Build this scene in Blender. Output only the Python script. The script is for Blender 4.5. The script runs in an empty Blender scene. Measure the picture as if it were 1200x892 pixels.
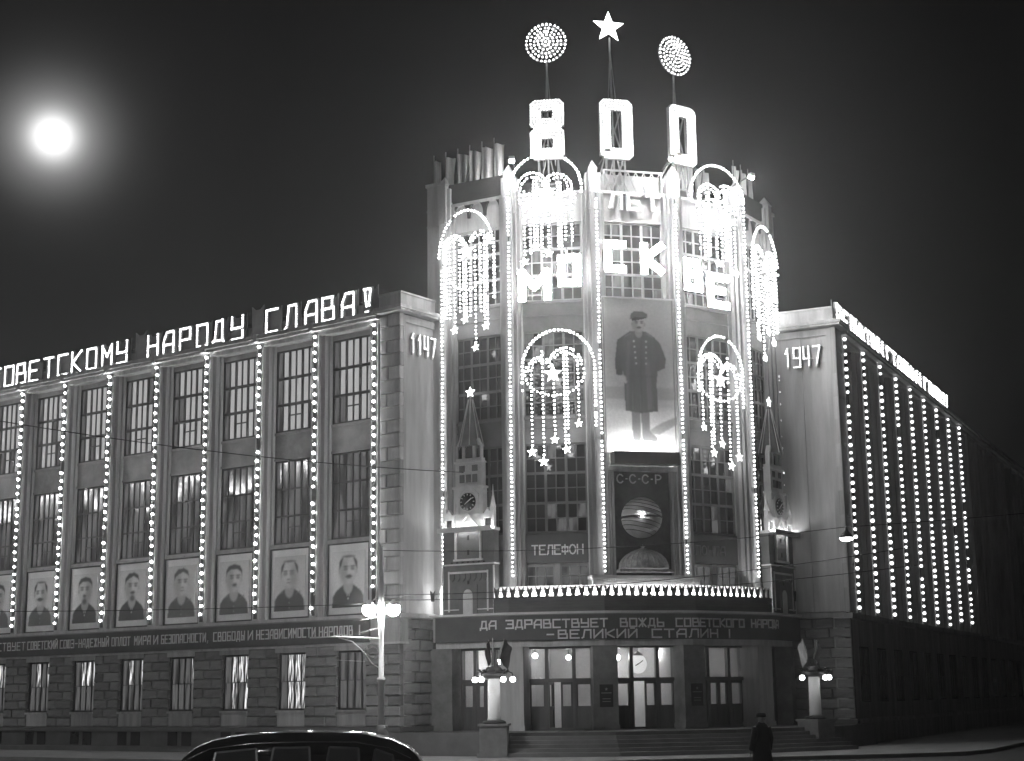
import bpy, math, random
import numpy as np
from mathutils import Matrix, Vector
R = math.radians
rnd = random.Random(7)
SC = bpy.context.scene
COL = SC.collection

# ------------------------------------------------------------------ camera
cam_d = bpy.data.cameras.new("camera"); cam = bpy.data.objects.new("camera", cam_d); COL.objects.link(cam)
cam_d.sensor_width = 36.0; cam_d.sensor_fit = 'HORIZONTAL'; cam_d.lens = 36.0 * 1852.1 / 1200.0
cam_d.clip_start = 0.1; cam_d.clip_end = 9000
cam.matrix_world = Matrix.Translation((0, 0, 2.45)) @ Matrix.Rotation(R(90 + 11.3226), 4, 'X') @ Matrix.Rotation(R(-0.7795), 4, 'Z')
SC.camera = cam

# ------------------------------------------------------------------ sky, moonlight, exposure
MOON_AZ, MOON_EL = -16.89, 19.51
w = bpy.data.worlds.new("World"); SC.world = w; w.use_nodes = True
nt = w.node_tree; nt.nodes.clear()
sky = nt.nodes.new('ShaderNodeTexSky'); sky.sky_type = 'NISHITA'; sky.sun_disc = False
sky.sun_elevation = R(MOON_EL); sky.sun_rotation = R(MOON_AZ); sky.dust_density = 3.0; sky.air_density = 1.0
bw = nt.nodes.new('ShaderNodeRGBToBW'); bg = nt.nodes.new('ShaderNodeBackground'); wo = nt.nodes.new('ShaderNodeOutputWorld')
bg.inputs['Strength'].default_value = 0.00016
nt.links.new(sky.outputs[0], bw.inputs[0]); nt.links.new(bw.outputs[0], bg.inputs['Color'])
# the moon's halo, painted into the sky round it, brightest at the moon itself
def wn(op, a, b=None):
    n = nt.nodes.new('ShaderNodeMath'); n.operation = op
    for i, q in enumerate((a, b)):
        if q is None: continue
        if isinstance(q, (int, float)): n.inputs[i].default_value = q
        else: nt.links.new(q, n.inputs[i])
    return n.outputs[0]
md = (math.sin(R(MOON_AZ)) * math.cos(R(MOON_EL)), math.cos(R(MOON_AZ)) * math.cos(R(MOON_EL)), math.sin(R(MOON_EL)))
tcw = nt.nodes.new('ShaderNodeTexCoord'); dt = nt.nodes.new('ShaderNodeVectorMath'); dt.operation = 'DISTANCE'; nt.links.new(tcw.outputs['Generated'], dt.inputs[0]); dt.inputs[1].default_value = md
th = dt.outputs['Value']
g1 = wn('MULTIPLY', wn('EXPONENT', wn('MULTIPLY', wn('POWER', wn('DIVIDE', th, 0.0118), 2.0), -1.0)), 1.5)
g2 = wn('MULTIPLY', wn('EXPONENT', wn('MULTIPLY', th, -38.0)), 0.14)
g3 = wn('MULTIPLY', wn('EXPONENT', wn('MULTIPLY', wn('POWER', wn('DIVIDE', th, 0.026), 2.0), -1.0)), 0.36)
g2 = wn('ADD', g2, g3)
bg2 = nt.nodes.new('ShaderNodeBackground'); nt.links.new(wn('ADD', g1, g2), bg2.inputs['Strength']); bg2.inputs['Color'].default_value = (1, 1, 1, 1)
adds = nt.nodes.new('ShaderNodeAddShader'); nt.links.new(bg.outputs[0], adds.inputs[0]); nt.links.new(bg2.outputs[0], adds.inputs[1]); nt.links.new(adds.outputs[0], wo.inputs['Surface'])
sun_d = bpy.data.lights.new("moonlight", 'SUN'); sun_d.energy = 0.02; sun_d.angle = R(0.5)
sun = bpy.data.objects.new("moonlight", sun_d); COL.objects.link(sun)
sun.rotation_euler = (-Vector(md)).to_track_quat('-Z', 'Y').to_euler()
SC.view_settings.view_transform = 'Standard'; SC.view_settings.look = 'None'
SC.view_settings.exposure = 0.0; SC.view_settings.gamma = 1.0; SC.view_settings.use_curve_mapping = False
SC.render.engine = 'CYCLES'
cy = SC.cycles
cy.use_denoising = True
cy.max_bounces = 5; cy.diffuse_bounces = 3; cy.glossy_bounces = 2; cy.transmission_bounces = 4; cy.transparent_max_bounces = 6
cy.sample_clamp_indirect = 4.0; cy.caustics_reflective = False; cy.caustics_refractive = False

# ------------------------------------------------------------------ materials
def mat(name, col, rough=0.8, var=0.25, scale=1.5, bump=0.15, bscale=14.0, emit=0.0, spec=0.3, metal=0.0, kind='noise'):
    m = bpy.data.materials.new(name); m.use_nodes = True
    t = m.node_tree; t.nodes.clear(); N = t.nodes.new; Lk = t.links.new
    out = N('ShaderNodeOutputMaterial'); b = N('ShaderNodeBsdfPrincipled')
    b.inputs['Roughness'].default_value = rough; b.inputs['Specular IOR Level'].default_value = spec; b.inputs['Metallic'].default_value = metal
    tc = N('ShaderNodeTexCoord')
    if var > 0:
        n1 = N('ShaderNodeTexNoise'); n1.inputs['Scale'].default_value = scale; n1.inputs['Detail'].default_value = 6; n1.inputs['Roughness'].default_value = 0.65
        src = tc.outputs['Object']
        if kind == 'streak':
            mp = N('ShaderNodeMapping'); mp.inputs['Scale'].default_value = (2.2, 2.2, 0.25); Lk(src, mp.inputs[0]); src = mp.outputs[0]
        elif kind == 'boards':
            mp = N('ShaderNodeMapping'); mp.inputs['Scale'].default_value = (0.5, 0.5, 7.0); Lk(src, mp.inputs[0]); src = mp.outputs[0]
        Lk(src, n1.inputs['Vector'])
        oi = N('ShaderNodeObjectInfo')
        ad = N('ShaderNodeMath'); ad.operation = 'MULTIPLY_ADD'; ad.inputs[1].default_value = 0.35; Lk(oi.outputs['Random'], ad.inputs[0])
        Lk(n1.outputs[0], ad.inputs[2])
        mr = N('ShaderNodeMapRange'); mr.inputs['From Min'].default_value = 0.38; mr.inputs['From Max'].default_value = 0.95
        mr.inputs['To Min'].default_value = col * (1 - var); mr.inputs['To Max'].default_value = min(0.9, col * (1 + var))
        Lk(ad.outputs[0], mr.inputs['Value'])
        Lk(mr.outputs[0], b.inputs['Base Color'])
        if bump > 0:
            n2 = N('ShaderNodeTexNoise'); n2.inputs['Scale'].default_value = bscale; n2.inputs['Detail'].default_value = 4
            Lk(tc.outputs['Object'], n2.inputs['Vector'])
            bp = N('ShaderNodeBump'); bp.inputs['Strength'].default_value = bump; bp.inputs['Distance'].default_value = 0.03
            Lk(n2.outputs[0], bp.inputs['Height']); Lk(bp.outputs[0], b.inputs['Normal'])
    else:
        b.inputs['Base Color'].default_value = (col, col, col, 1)
    if emit > 0:
        b.inputs['Emission Color'].default_value = (1, 1, 1, 1); b.inputs['Emission Strength'].default_value = emit
    Lk(b.outputs[0], out.inputs[0])
    return m

def lit_pane_mat(name, lo, hi, scale=3.0, thr=0.5):
    """window glass with lit curtains and lamps of the room behind: uneven light"""
    m = bpy.data.materials.new(name); m.use_nodes = True
    t = m.node_tree; N = t.nodes.new; Lk = t.links.new; b = t.nodes['Principled BSDF']
    b.inputs['Base Color'].default_value = (0.03, 0.03, 0.03, 1); b.inputs['Roughness'].default_value = 0.05
    tc = N('ShaderNodeTexCoord'); mp = N('ShaderNodeMapping'); mp.inputs['Scale'].default_value = (3.0, 1, 0.7)
    oi = N('ShaderNodeObjectInfo'); vm = N('ShaderNodeVectorMath'); vm.operation = 'MULTIPLY_ADD'
    vm.inputs[1].default_value = (1, 1, 1)
    Lk(tc.outputs['Object'], vm.inputs[0]); Lk(oi.outputs['Random'], vm.inputs[2]); Lk(vm.outputs[0], mp.inputs[0])
    n = N('ShaderNodeTexNoise'); n.inputs['Scale'].default_value = scale; n.inputs['Detail'].default_value = 3; Lk(mp.outputs[0], n.inputs['Vector'])
    mr = N('ShaderNodeMapRange'); mr.interpolation_type = 'SMOOTHSTEP'
    mr.inputs['From Min'].default_value = thr - 0.12; mr.inputs['From Max'].default_value = thr + 0.12
    mr.inputs['To Min'].default_value = lo; mr.inputs['To Max'].default_value = hi
    Lk(n.outputs[0], mr.inputs['Value']); Lk(mr.outputs[0], b.inputs['Emission Strength']); b.inputs['Emission Color'].default_value = (1, 1, 1, 1)
    return m

def glass_mat():
    m = bpy.data.materials.new("clear_glass"); m.use_nodes = True
    t = m.node_tree; t.nodes.clear(); N = t.nodes.new
    out = N('ShaderNodeOutputMaterial'); mx = N('ShaderNodeMixShader'); tr = N('ShaderNodeBsdfTransparent'); gl = N('ShaderNodeBsdfGlossy')
    tr.inputs[0].default_value = (0.85, 0.85, 0.85, 1); gl.inputs['Roughness'].default_value = 0.05; gl.inputs[0].default_value = (0.8, 0.8, 0.8, 1)
    mx.inputs[0].default_value = 0.08
    t.links.new(tr.outputs[0], mx.inputs[1]); t.links.new(gl.outputs[0], mx.inputs[2]); t.links.new(mx.outputs[0], out.inputs[0])
    return m

def print_mat():
    m = bpy.data.materials.new("printed_picture"); m.use_nodes = True
    t = m.node_tree; N = t.nodes.new; Lk = t.links.new; b = t.nodes['Principled BSDF']; b.inputs['Roughness'].default_value = 0.75
    a = N('ShaderNodeVertexColor'); a.layer_name = "print"
    tc = N('ShaderNodeTexCoord'); n = N('ShaderNodeTexNoise'); n.inputs['Scale'].default_value = 9; n.inputs['Detail'].default_value = 5
    Lk(tc.outputs['Object'], n.inputs['Vector'])
    mr = N('ShaderNodeMapRange'); mr.inputs['To Min'].default_value = 0.78; mr.inputs['To Max'].default_value = 1.2; Lk(n.outputs[0], mr.inputs['Value'])
    mx = N('ShaderNodeVectorMath'); mx.operation = 'SCALE'; Lk(a.outputs[0], mx.inputs[0]); Lk(mr.outputs[0], mx.inputs['Scale'])
    Lk(mx.outputs[0], b.inputs['Base Color'])
    return m

M = dict(
    asphalt=mat('asphalt', 0.06, 0.55, 0.4, 0.6, 0.3, 30), pavement=mat('pavement_slab', 0.17, 0.7, 0.3, 0.8, 0.2, 20),
    kerb=mat('kerb_granite', 0.22, 0.7), stone=mat('facing_stone', 0.43, 0.85, 0.4, 1.1, 0.3, 10, kind='streak'),
    block=mat('rough_granite', 0.24, 0.85, 0.4, 1.4, 0.5, 9), granite=mat('dark_granite', 0.12, 0.6, 0.35, 1.2, 0.2, 12),
    render=mat('smooth_render', 0.43, 0.85, 0.42, 0.8, 0.2, 8, kind='streak'),
    spandrel=mat('spandrel_panel', 0.32, 0.8, 0.4, 1.2, 0.1, 8), dark=mat('dark_panel', 0.05, 0.7, 0.3),
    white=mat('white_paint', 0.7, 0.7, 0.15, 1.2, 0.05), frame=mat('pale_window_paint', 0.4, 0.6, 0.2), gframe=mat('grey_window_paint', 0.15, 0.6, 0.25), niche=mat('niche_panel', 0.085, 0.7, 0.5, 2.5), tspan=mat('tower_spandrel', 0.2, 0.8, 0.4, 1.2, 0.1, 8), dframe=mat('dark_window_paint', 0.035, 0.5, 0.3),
    wood=mat('varnished_wood', 0.13, 0.45, 0.35, 1.5, 0.1, 10, kind='streak'), banner=mat('banner_cloth', 0.10, 0.9, 0.3, 1.0, 0.2, 5),
    letter=mat('letter_paint', 0.85, 0.7, 0.15), pane_dark=mat('night_glass', 0.03, 0.08, 0.4, 0.8, 0, spec=0.6), metal=mat('grey_metal', 0.25, 0.4, 0.3, spec=0.5),
    iron=mat('black_iron', 0.03, 0.45, 0.3), brick=mat('painted_brick', 0.10, 0.85, 0.45, 1.6, 0.3, 9, kind='boards'), cloth=mat('flag_cloth', 0.7, 0.9, 0.5, 2.2, 0.2, 5, kind='streak'),
    dcloth=mat('dark_flag_cloth', 0.07, 0.9, 0.4, 2.0, 0.2, 5), roof=mat('roof_sheet', 0.08, 0.7),
    car=mat('black_car_paint', 0.012, 0.08, 0.2, 1, 0, spec=0.6), chrome=mat('chrome', 0.6, 0.15, 0.1, 1, 0, metal=1.0), rubber=mat('tyre_rubber', 0.02, 0.8, 0.2),
    carglass=mat('car_glass', 0.16, 0.05, 0.2, 1, 0, spec=0.7),
    coat=mat('dark_wool', 0.025, 0.95, 0.3, 5, 0.1, 40), skin=mat('skin', 0.35, 0.6, 0.1), plaster=mat('hall_plaster', 0.75, 0.8, 0.12),
    globe=mat('globe_enamel', 0.4, 0.35, 0.3, 1.5, 0.05), relief=mat('carved_relief', 0.4, 0.8, 0.5, 6.0, 0.4, 20), model=mat('model_board', 0.17, 0.85, 0.3, 2.0, 0.1), modelw=mat('model_white_trim', 0.75, 0.8, 0.2, 2.0, 0.05),
    wire=mat('wire', 0.02, 0.6, 0.2),
    bulb=mat('lit_bulb', 0.8, 0.5, 0, emit=11.5), bulb_wing=mat('lit_wing_bulb', 0.8, 0.5, 0, emit=64.0), bulb_dim=mat('lit_faint_bulb', 0.8, 0.5, 0, emit=1.6), flood=mat('lit_floodlight', 0.8, 0.5, 0, emit=1200.0), bulb_row=mat('lit_row_bulb', 0.8, 0.5, 0, emit=3.0), bulb_big=mat('lit_letter_bulb', 0.8, 0.5, 0, emit=7.0), bulb_hot=mat('lit_strong_bulb', 0.8, 0.5, 0, emit=200.0), bulb_star=mat('lit_star_face', 0.8, 0.5, 0, emit=8.0),
    lamp=mat('lit_lamp_globe', 0.8, 0.5, 0, emit=14.0), hall=mat('lit_hall_globe', 0.8, 0.5, 0, emit=110.0), street=mat('lit_street_lamp', 0.8, 0.5, 0, emit=185.0), dial=mat('lit_clock_dial', 0.7, 0.5, 0, emit=1.1),
    moon=mat('moon_glow', 0.8, 0.8, 0, emit=3.0),
    lit1=lit_pane_mat('curtained_pane', 0.17, 0.40, 0.7, 0.42), lit2=lit_pane_mat('bright_room_pane', 0.03, 1.5, 2.2, 0.57),
    lit3=lit_pane_mat('dim_and_shaded_pane', 0.018, 0.10, 0.9, 0.5), glass=glass_mat(), printed=print_mat(),
)

# ------------------------------------------------------------------ mesh helpers
class MB:
    def __init__(s): s.v = []; s.f = []; s.sm = []
    def add(s, vs, fs, smooth=False):
        o = len(s.v); s.v += [tuple(p) for p in vs]; s.f += [tuple(i + o for i in f) for f in fs]; s.sm += [smooth] * len(fs); return s
    def box(s, x0, x1, y0, y1, z0, z1):
        vs = [(x0, y0, z0), (x1, y0, z0), (x1, y1, z0), (x0, y1, z0), (x0, y0, z1), (x1, y0, z1), (x1, y1, z1), (x0, y1, z1)]
        return s.add(vs, [(0, 3, 2, 1), (4, 5, 6, 7), (0, 1, 5, 4), (1, 2, 6, 5), (2, 3, 7, 6), (3, 0, 4, 7)])
    def prism(s, poly, y0, y1):
        """poly: (x,z) outline, counter-clockwise seen from the front (-y)"""
        n = len(poly)
        vs = [(x, y0, z) for x, z in poly] + [(x, y1, z) for x, z in poly]
        fs = [tuple(range(n)), tuple(range(2 * n - 1, n - 1, -1))]
        fs += [(i, i + n, (i + 1) % n + n, (i + 1) % n) for i in range(n)]
        return s.add(vs, fs)
    def vprism(s, poly, z0, z1):
        """poly: (x,y) plan outline, counter-clockwise from above"""
        n = len(poly)
        vs = [(x, y, z0) for x, y in poly] + [(x, y, z1) for x, y in poly]
        fs = [tuple(range(n - 1, -1, -1)), tuple(range(n, 2 * n))]
        fs += [(i, (i + 1) % n, (i + 1) % n + n, i + n) for i in range(n)]
        return s.add(vs, fs)
    def bar(s, a, b, wx, wy=None):
        """square bar from a to b"""
        a = Vector(a); b = Vector(b); d = (b - a); wy = wx if wy is None else wy
        if d.length < 1e-6: return s
        d.normalize(); up = Vector((0, 1, 0)) if abs(d.y) < 0.95 else Vector((1, 0, 0))
        sx = d.cross(up).normalized() * wx / 2; sy = sx.cross(d).normalized() * wy / 2
        vs = []
        for p in (a, b): vs += [p - sx - sy, p + sx - sy, p + sx + sy, p - sx + sy]
        return s.add(vs, [(0, 1, 2, 3), (7, 6, 5, 4), (0, 4, 5, 1), (1, 5, 6, 2), (2, 6, 7, 3), (3, 7, 4, 0)])
    def tube(s, pts, r, n=6):
        pts = [Vector(p) for p in pts]; rings = []
        rr = r if isinstance(r, (list, tuple)) else [r] * len(pts)
        for i, p in enumerate(pts):
            d = (pts[min(i + 1, len(pts) - 1)] - pts[max(i - 1, 0)]).normalized()
            up = Vector((0, 0, 1)) if abs(d.z) < 0.9 else Vector((1, 0, 0))
            a = d.cross(up).normalized(); b = d.cross(a).normalized()
            rings.append([p + (a * math.cos(2 * math.pi * k / n) + b * math.sin(2 * math.pi * k / n)) * rr[i] for k in range(n)])
        vs = [q for g in rings for q in g]; fs = []
        for i in range(len(rings) - 1):
            for k in range(n): fs.append((i * n + k, i * n + (k + 1) % n, (i + 1) * n + (k + 1) % n, (i + 1) * n + k))
        fs.append(tuple(range(n - 1, -1, -1))); fs.append(tuple(range((len(rings) - 1) * n, len(rings) * n)))
        return s.add(vs, fs, True)
    def lathe(s, prof, n=16, c=(0, 0, 0), ang=2 * math.pi):
        """prof: (r,z) from bottom to top"""
        vs = []; fs = []
        for r, z in prof:
            for k in range(n): a = 2 * math.pi * k / n; vs.append((c[0] + r * math.cos(a), c[1] + r * math.sin(a), c[2] + z))
        for i in range(len(prof) - 1):
            for k in range(n): fs.append((i * n + k, i * n + (k + 1) % n, (i + 1) * n + (k + 1) % n, (i + 1) * n + k))
        fs.append(tuple(range(n - 1, -1, -1))); fs.append(tuple(range((len(prof) - 1) * n, len(prof) * n)))
        return s.add(vs, fs, True)
    def star(s, cx, cz, r, y0, y1, inner=0.42, rot=0.0):
        out = []
        for k in range(10):
            a = math.pi / 2 + rot + k * math.pi / 5; q = r if k % 2 == 0 else r * inner
            out.append((cx + q * math.cos(a), cz + q * math.sin(a)))
        vs = [(x, (y0 + y1) / 2, z) for x, z in out] + [(cx, y0, cz), (cx, y1, cz)]
        fs = [(i, (i + 1) % 10, 10) for i in range(10)] + [((i + 1) % 10, i, 11) for i in range(10)]
        return s.add(vs, fs)
    def mesh(s, name, m=None):
        me = bpy.data.meshes.new(name); me.from_pydata(s.v, [], s.f); me.update()
        if any(s.sm): me.polygons.foreach_set('use_smooth', s.sm)
        if m: me.materials.append(m)
        return me

def ico(nsub=1):
    t = (1 + 5 ** .5) / 2
    v = [(-1, t, 0), (1, t, 0), (-1, -t, 0), (1, -t, 0), (0, -1, t), (0, 1, t), (0, -1, -t), (0, 1, -t), (t, 0, -1), (t, 0, 1), (-t, 0, -1), (-t, 0, 1)]
    v = [tuple(Vector(p).normalized()) for p in v]
    f = [(0, 11, 5), (0, 5, 1), (0, 1, 7), (0, 7, 10), (0, 10, 11), (1, 5, 9), (5, 11, 4), (11, 10, 2), (10, 7, 6), (7, 1, 8), (3, 9, 4), (3, 4, 2), (3, 2, 6), (3, 6, 8), (3, 8, 9), (4, 9, 5), (2, 4, 11), (6, 2, 10), (8, 6, 7), (9, 8, 1)]
    for _ in range(nsub - 1):
        v2 = list(v); cache = {}; f2 = []
        def mid(a, b):
            k = (min(a, b), max(a, b))
            if k not in cache: cache[k] = len(v2); v2.append(tuple(((Vector(v[a]) + Vector(v[b])) / 2).normalized()))
            return cache[k]
        for a, b, c in f:
            ab, bc, ca = mid(a, b), mid(b, c), mid(c, a); f2 += [(a, ab, ca), (b, bc, ab), (c, ca, bc), (ab, bc, ca)]
        v, f = v2, f2
    return v, f
ICO1, ICO2 = ico(1), ico(2)

def balls(pts, r, sub=1):
    b = MB(); V, F = ICO1 if sub == 1 else ICO2
    for p in pts:
        q = r * (rnd.uniform(.78, 1.14) if len(pts) > 3 else 1.0)
        b.add([(p[0] + x * q, p[1] + y * q, p[2] + z * q) for x, y, z in V], F, True)
    return b

# ------------------------------------------------------------------ frames along the facades (x right as seen, y into the building)
class Fr:
    def __init__(s, P, az): s.P = Vector((P[0], P[1])); s.az = az; a = R(az); s.d = Vector((math.sin(a), math.cos(a))); s.n = Vector((s.d.y, -s.d.x)); s.rz = R(90 - az)
    def w(s, u, y=0.0, z=0.0): q = s.P + s.d * u - s.n * y; return Vector((q.x, q.y, z))
LW = Fr((-4.572, 63.181), 126.642); LR = Fr((-4.572, 63.181), 36.642)
RW = Fr((14.034, 66.857), 25.745); RR = Fr((14.034, 66.857), 115.745)
PT = [Vector(p) for p in ((-2.834, 64.75), (-0.072, 63.232), (3.464, 62.767), (6.92, 63.616), (9.972, 65.762), (11.603, 68.218))]
F = [None]; SEG = []
for i in range(5):
    d = PT[i + 1] - PT[i]; SEG.append(d.length); F.append(Fr(PT[i], math.degrees(math.atan2(d.x, d.y))))
def offset_line(off, ext0=0.0, ext1=0.0):
    """the tower's plan line moved outward by off, with mitred corners"""
    res = []
    for i in range(6):
        if i == 0: q = PT[0] + F[1].n * off - F[1].d * ext0
        elif i == 5: q = PT[5] + F[5].n * off + F[5].d * ext1
        else:
            n = (F[i].n + F[i + 1].n).normalized(); q = PT[i] + n * off / n.dot(F[i].n)
        res.append(q)
    return res
def strip(off_out, off_in, z0, z1, e0=0.0, e1=0.0, b=None):
    """mitred wall strip round the tower between two offsets (world coordinates)"""
    b = b or MB(); o = offset_line(off_out, e0, e1); q = offset_line(off_in, e0, e1); n = 6
    vs = [(p.x, p.y, z0) for p in o] + [(p.x, p.y, z1) for p in o] + [(p.x, p.y, z0) for p in q] + [(p.x, p.y, z1) for p in q]
    fs = []
    for i in range(5):
        fs += [(i, i + 1, n + i + 1, n + i), (2 * n + i + 1, 2 * n + i, 3 * n + i, 3 * n + i + 1), (n + i, n + i + 1, 3 * n + i + 1, 3 * n + i), (i + 1, i, 2 * n + i, 2 * n + i + 1)]
    fs += [(0, n, 3 * n, 2 * n), (n - 1, 3 * n - 1, 4 * n - 1, 2 * n - 1)]
    return b.add(vs, fs)

def empty(name, loc, rz, label, cat, group=None):
    o = bpy.data.objects.new(name, None); COL.objects.link(o); o.location = loc; o.rotation_euler = (0, 0, rz); o.empty_display_size = 0.3
    o['label'] = label; o['category'] = cat
    if group: o['group'] = group
    return o
def thing(name, fr, u, y, z, label, cat, group=None): return empty(name, fr.w(u, y, z), fr.rz, label, cat, group)
def link(name, me, parent=None, kind=None, label=None):
    o = bpy.data.objects.new(name, me); COL.objects.link(o)
    if parent: o.parent = parent
    if kind: o['kind'] = kind
    if label: o['label'] = label
    return o
def part(name, b, m, parent, kind=None, label=None): return link(name, b.mesh(name, m), parent, kind, label)
def tag(o, label, cat, group=None):
    o['label'] = label; o['category'] = cat
    if group: o['group'] = group
    return o
def struct(name, b, m): o = part(name, b, m, None, 'structure'); return o

def along(pts, step):
    """points every step along a polyline"""
    out = []; carry = 0.0
    for a, b in zip(pts[:-1], pts[1:]):
        a = Vector(a); b = Vector(b); L = (b - a).length
        if L < 1e-9: continue
        t = carry
        while t <= L + 1e-6: out.append(a + (b - a) * (t / L)); t += step
        carry = t - L
    return out
def arc(cx, cz, rx, rz, a0, a1, y=0.0, n=24):
    return [(cx + rx * math.cos(R(a0 + (a1 - a0) * i / n)), y, cz + rz * math.sin(R(a0 + (a1 - a0) * i / n))) for i in range(n + 1)]

# ------------------------------------------------------------------ stroke lettering (x 0..4, z 0..6)
BOXO = [(0, 0), (0, 6), (4, 6), (4, 0), (0, 0)]
G = {'А': [[(0, 0), (0, 3.6), (1.2, 6), (4, 6), (4, 0)], [(0, 2.4), (4, 2.4)]], 'Б': [[(4, 6), (0, 6), (0, 0), (4, 0), (4, 3.2), (0, 3.2)]],
     'В': [[(0, 3.1), (3.4, 3.1), (3.4, 6), (0, 6), (0, 0), (4, 0), (4, 3.1), (3.4, 3.1)]], 'Г': [[(0, 0), (0, 6), (4, 6)]],
     'Д': [[(0, -0.7), (0, 0.6), (4, 0.6), (4, -0.7)], [(0.7, 0.6), (1.2, 6), (3.5, 6), (3.5, 0.6)]], 'Е': [[(4, 6), (0, 6), (0, 0), (4, 0)], [(0, 3.1), (3.3, 3.1)]],
     'Ж': [[(2, 0), (2, 6)], [(0, 6), (2, 3), (0, 0)], [(4, 6), (2, 3), (4, 0)]], 'З': [[(0, 6), (4, 6), (4, 0), (0, 0)], [(1, 3.1), (4, 3.1)]],
     'И': [[(0, 6), (0, 0), (4, 6), (4, 0)]], 'Й': [[(0, 6), (0, 0), (4, 6), (4, 0)], [(1.2, 7.1), (2.8, 7.1)]], 'К': [[(0, 0), (0, 6)], [(4, 6), (0.3, 3), (4, 0)]],
     'Л': [[(0, 0), (0.6, 0.6), (1.2, 6), (4, 6), (4, 0)]], 'М': [[(0, 0), (0, 6), (2, 2.6), (4, 6), (4, 0)]], 'Н': [[(0, 0), (0, 6)], [(4, 0), (4, 6)], [(0, 3), (4, 3)]],
     'О': [BOXO], '0': [BOXO], 'П': [[(0, 0), (0, 6), (4, 6), (4, 0)]], 'Р': [[(0, 0), (0, 6), (4, 6), (4, 2.8), (0, 2.8)]], 'С': [[(4, 6), (0, 6), (0, 0), (4, 0)]], 'c': [[(2 + 2.1 * math.cos(R(a)), 3 + 3 * math.sin(R(a))) for a in range(40, 321, 28)]], 'o': [[(2 + 2.2 * math.cos(R(a)), 3 + 3 * math.sin(R(a))) for a in range(0, 361, 30)]], 'p': [[(0.4, 0), (0.4, 6)] + [(2 + 1.9 * math.cos(R(a)), 4.4 + 1.6 * math.sin(R(a))) for a in range(90, -91, -30)] + [(0.4, 2.8)]],
     'Т': [[(0, 6), (4, 6)], [(2, 6), (2, 0)]], 'У': [[(0, 6), (0, 3), (4, 3)], [(4, 6), (4, 0), (0, 0)]], 'Ф': [[(2, 0), (2, 6)], [(0, 1.5), (0, 4.7), (4, 4.7), (4, 1.5), (0, 1.5)]],
     'Ч': [[(0, 6), (0, 3), (4, 3)], [(4, 6), (4, 0)]], 'Ы': [[(0, 6), (0, 0), (2.3, 0), (2.3, 3), (0, 3)], [(4, 0), (4, 6)]], 'Ь': [[(0, 6), (0, 0), (3.6, 0), (3.6, 3), (0, 3)]],
     'Ю': [[(0, 0), (0, 6)], [(0, 3), (1.3, 3)], [(1.3, 0), (1.3, 6), (4, 6), (4, 0), (1.3, 0)]], 'Я': [[(4, 0), (4, 6), (0, 6), (0, 3), (4, 3)], [(2, 3), (0, 0)]],
     '!': [[(2, 1.6), (2, 6)], [(2, 0), (2, 0.4)]], '¡': [[(1.6, 1.7), (1.0, 6), (3.0, 6), (2.4, 1.7), (1.6, 1.7)], [(1.6, 0.1), (2.4, 0.1)]], ',': [[(1.5, 0.4), (1.1, -1)]], '-': [[(0.4, 3), (3.6, 3)]], '·': [[(1.7, 3), (2.3, 3)]], '.': [[(1.7, 0.2), (2.3, 0.2)]],
     '1': [[(1, 4.6), (2.4, 6), (2.4, 0)]], '9': [[(0, 0), (4, 0), (4, 6), (0, 6), (0, 2.8), (4, 2.8)]], '4': [[(0, 6), (0, 2.4), (4, 2.4)], [(3.2, 6), (3.2, 0)]], '7': [[(0, 6), (4, 6), (1.6, 0)]],
     '8': [[(0, 0), (0, 6), (4, 6), (4, 0), (0, 0)], [(0, 3), (4, 3)]]}
def glyph(ch, x, z, wd, h, y=0.0): return [[(x + p[0] / 4 * wd, y, z + p[1] / 6 * h) for p in st] for st in G[ch]]
def flat_letter(ch, wd, h, sw, th):
    b = MB(); k = 0
    for st in glyph(ch, 0, 0, wd, h):
        for i, (p, q) in enumerate(zip(st[:-1], st[1:])):
            p = Vector(p); q = Vector(q); d = (q - p)
            if d.length < 1e-6: continue
            d = d.normalized() * sw * 0.5; dy = 0.0015 * (k % 3); k += 1
            b.bar(p - d + Vector((0, dy, 0)), q + d + Vector((0, dy, 0)), sw, th)
    return b
GLYPH = {}
def word_letters(parent, text, fr_or_pos, x0, x1, z0, h, sw, th, m, name='letter', wfac=0.72):
    """letters as children of parent, spread over x0..x1 in the parent's own axes"""
    n = len(text); pitch = (x1 - x0) / max(1e-6, (n - 1 + wfac)); wd = pitch * wfac
    for i, ch in enumerate(text):
        if ch == ' ': continue
        key = (ch, round(wd, 2), round(h, 2), sw, m.name)
        if key not in GLYPH: GLYPH[key] = flat_letter(ch, wd, h, sw, th).mesh(name, m)
        o = link(name, GLYPH[key], parent); o.location = (x0 + i * pitch, fr_or_pos, z0)

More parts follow.
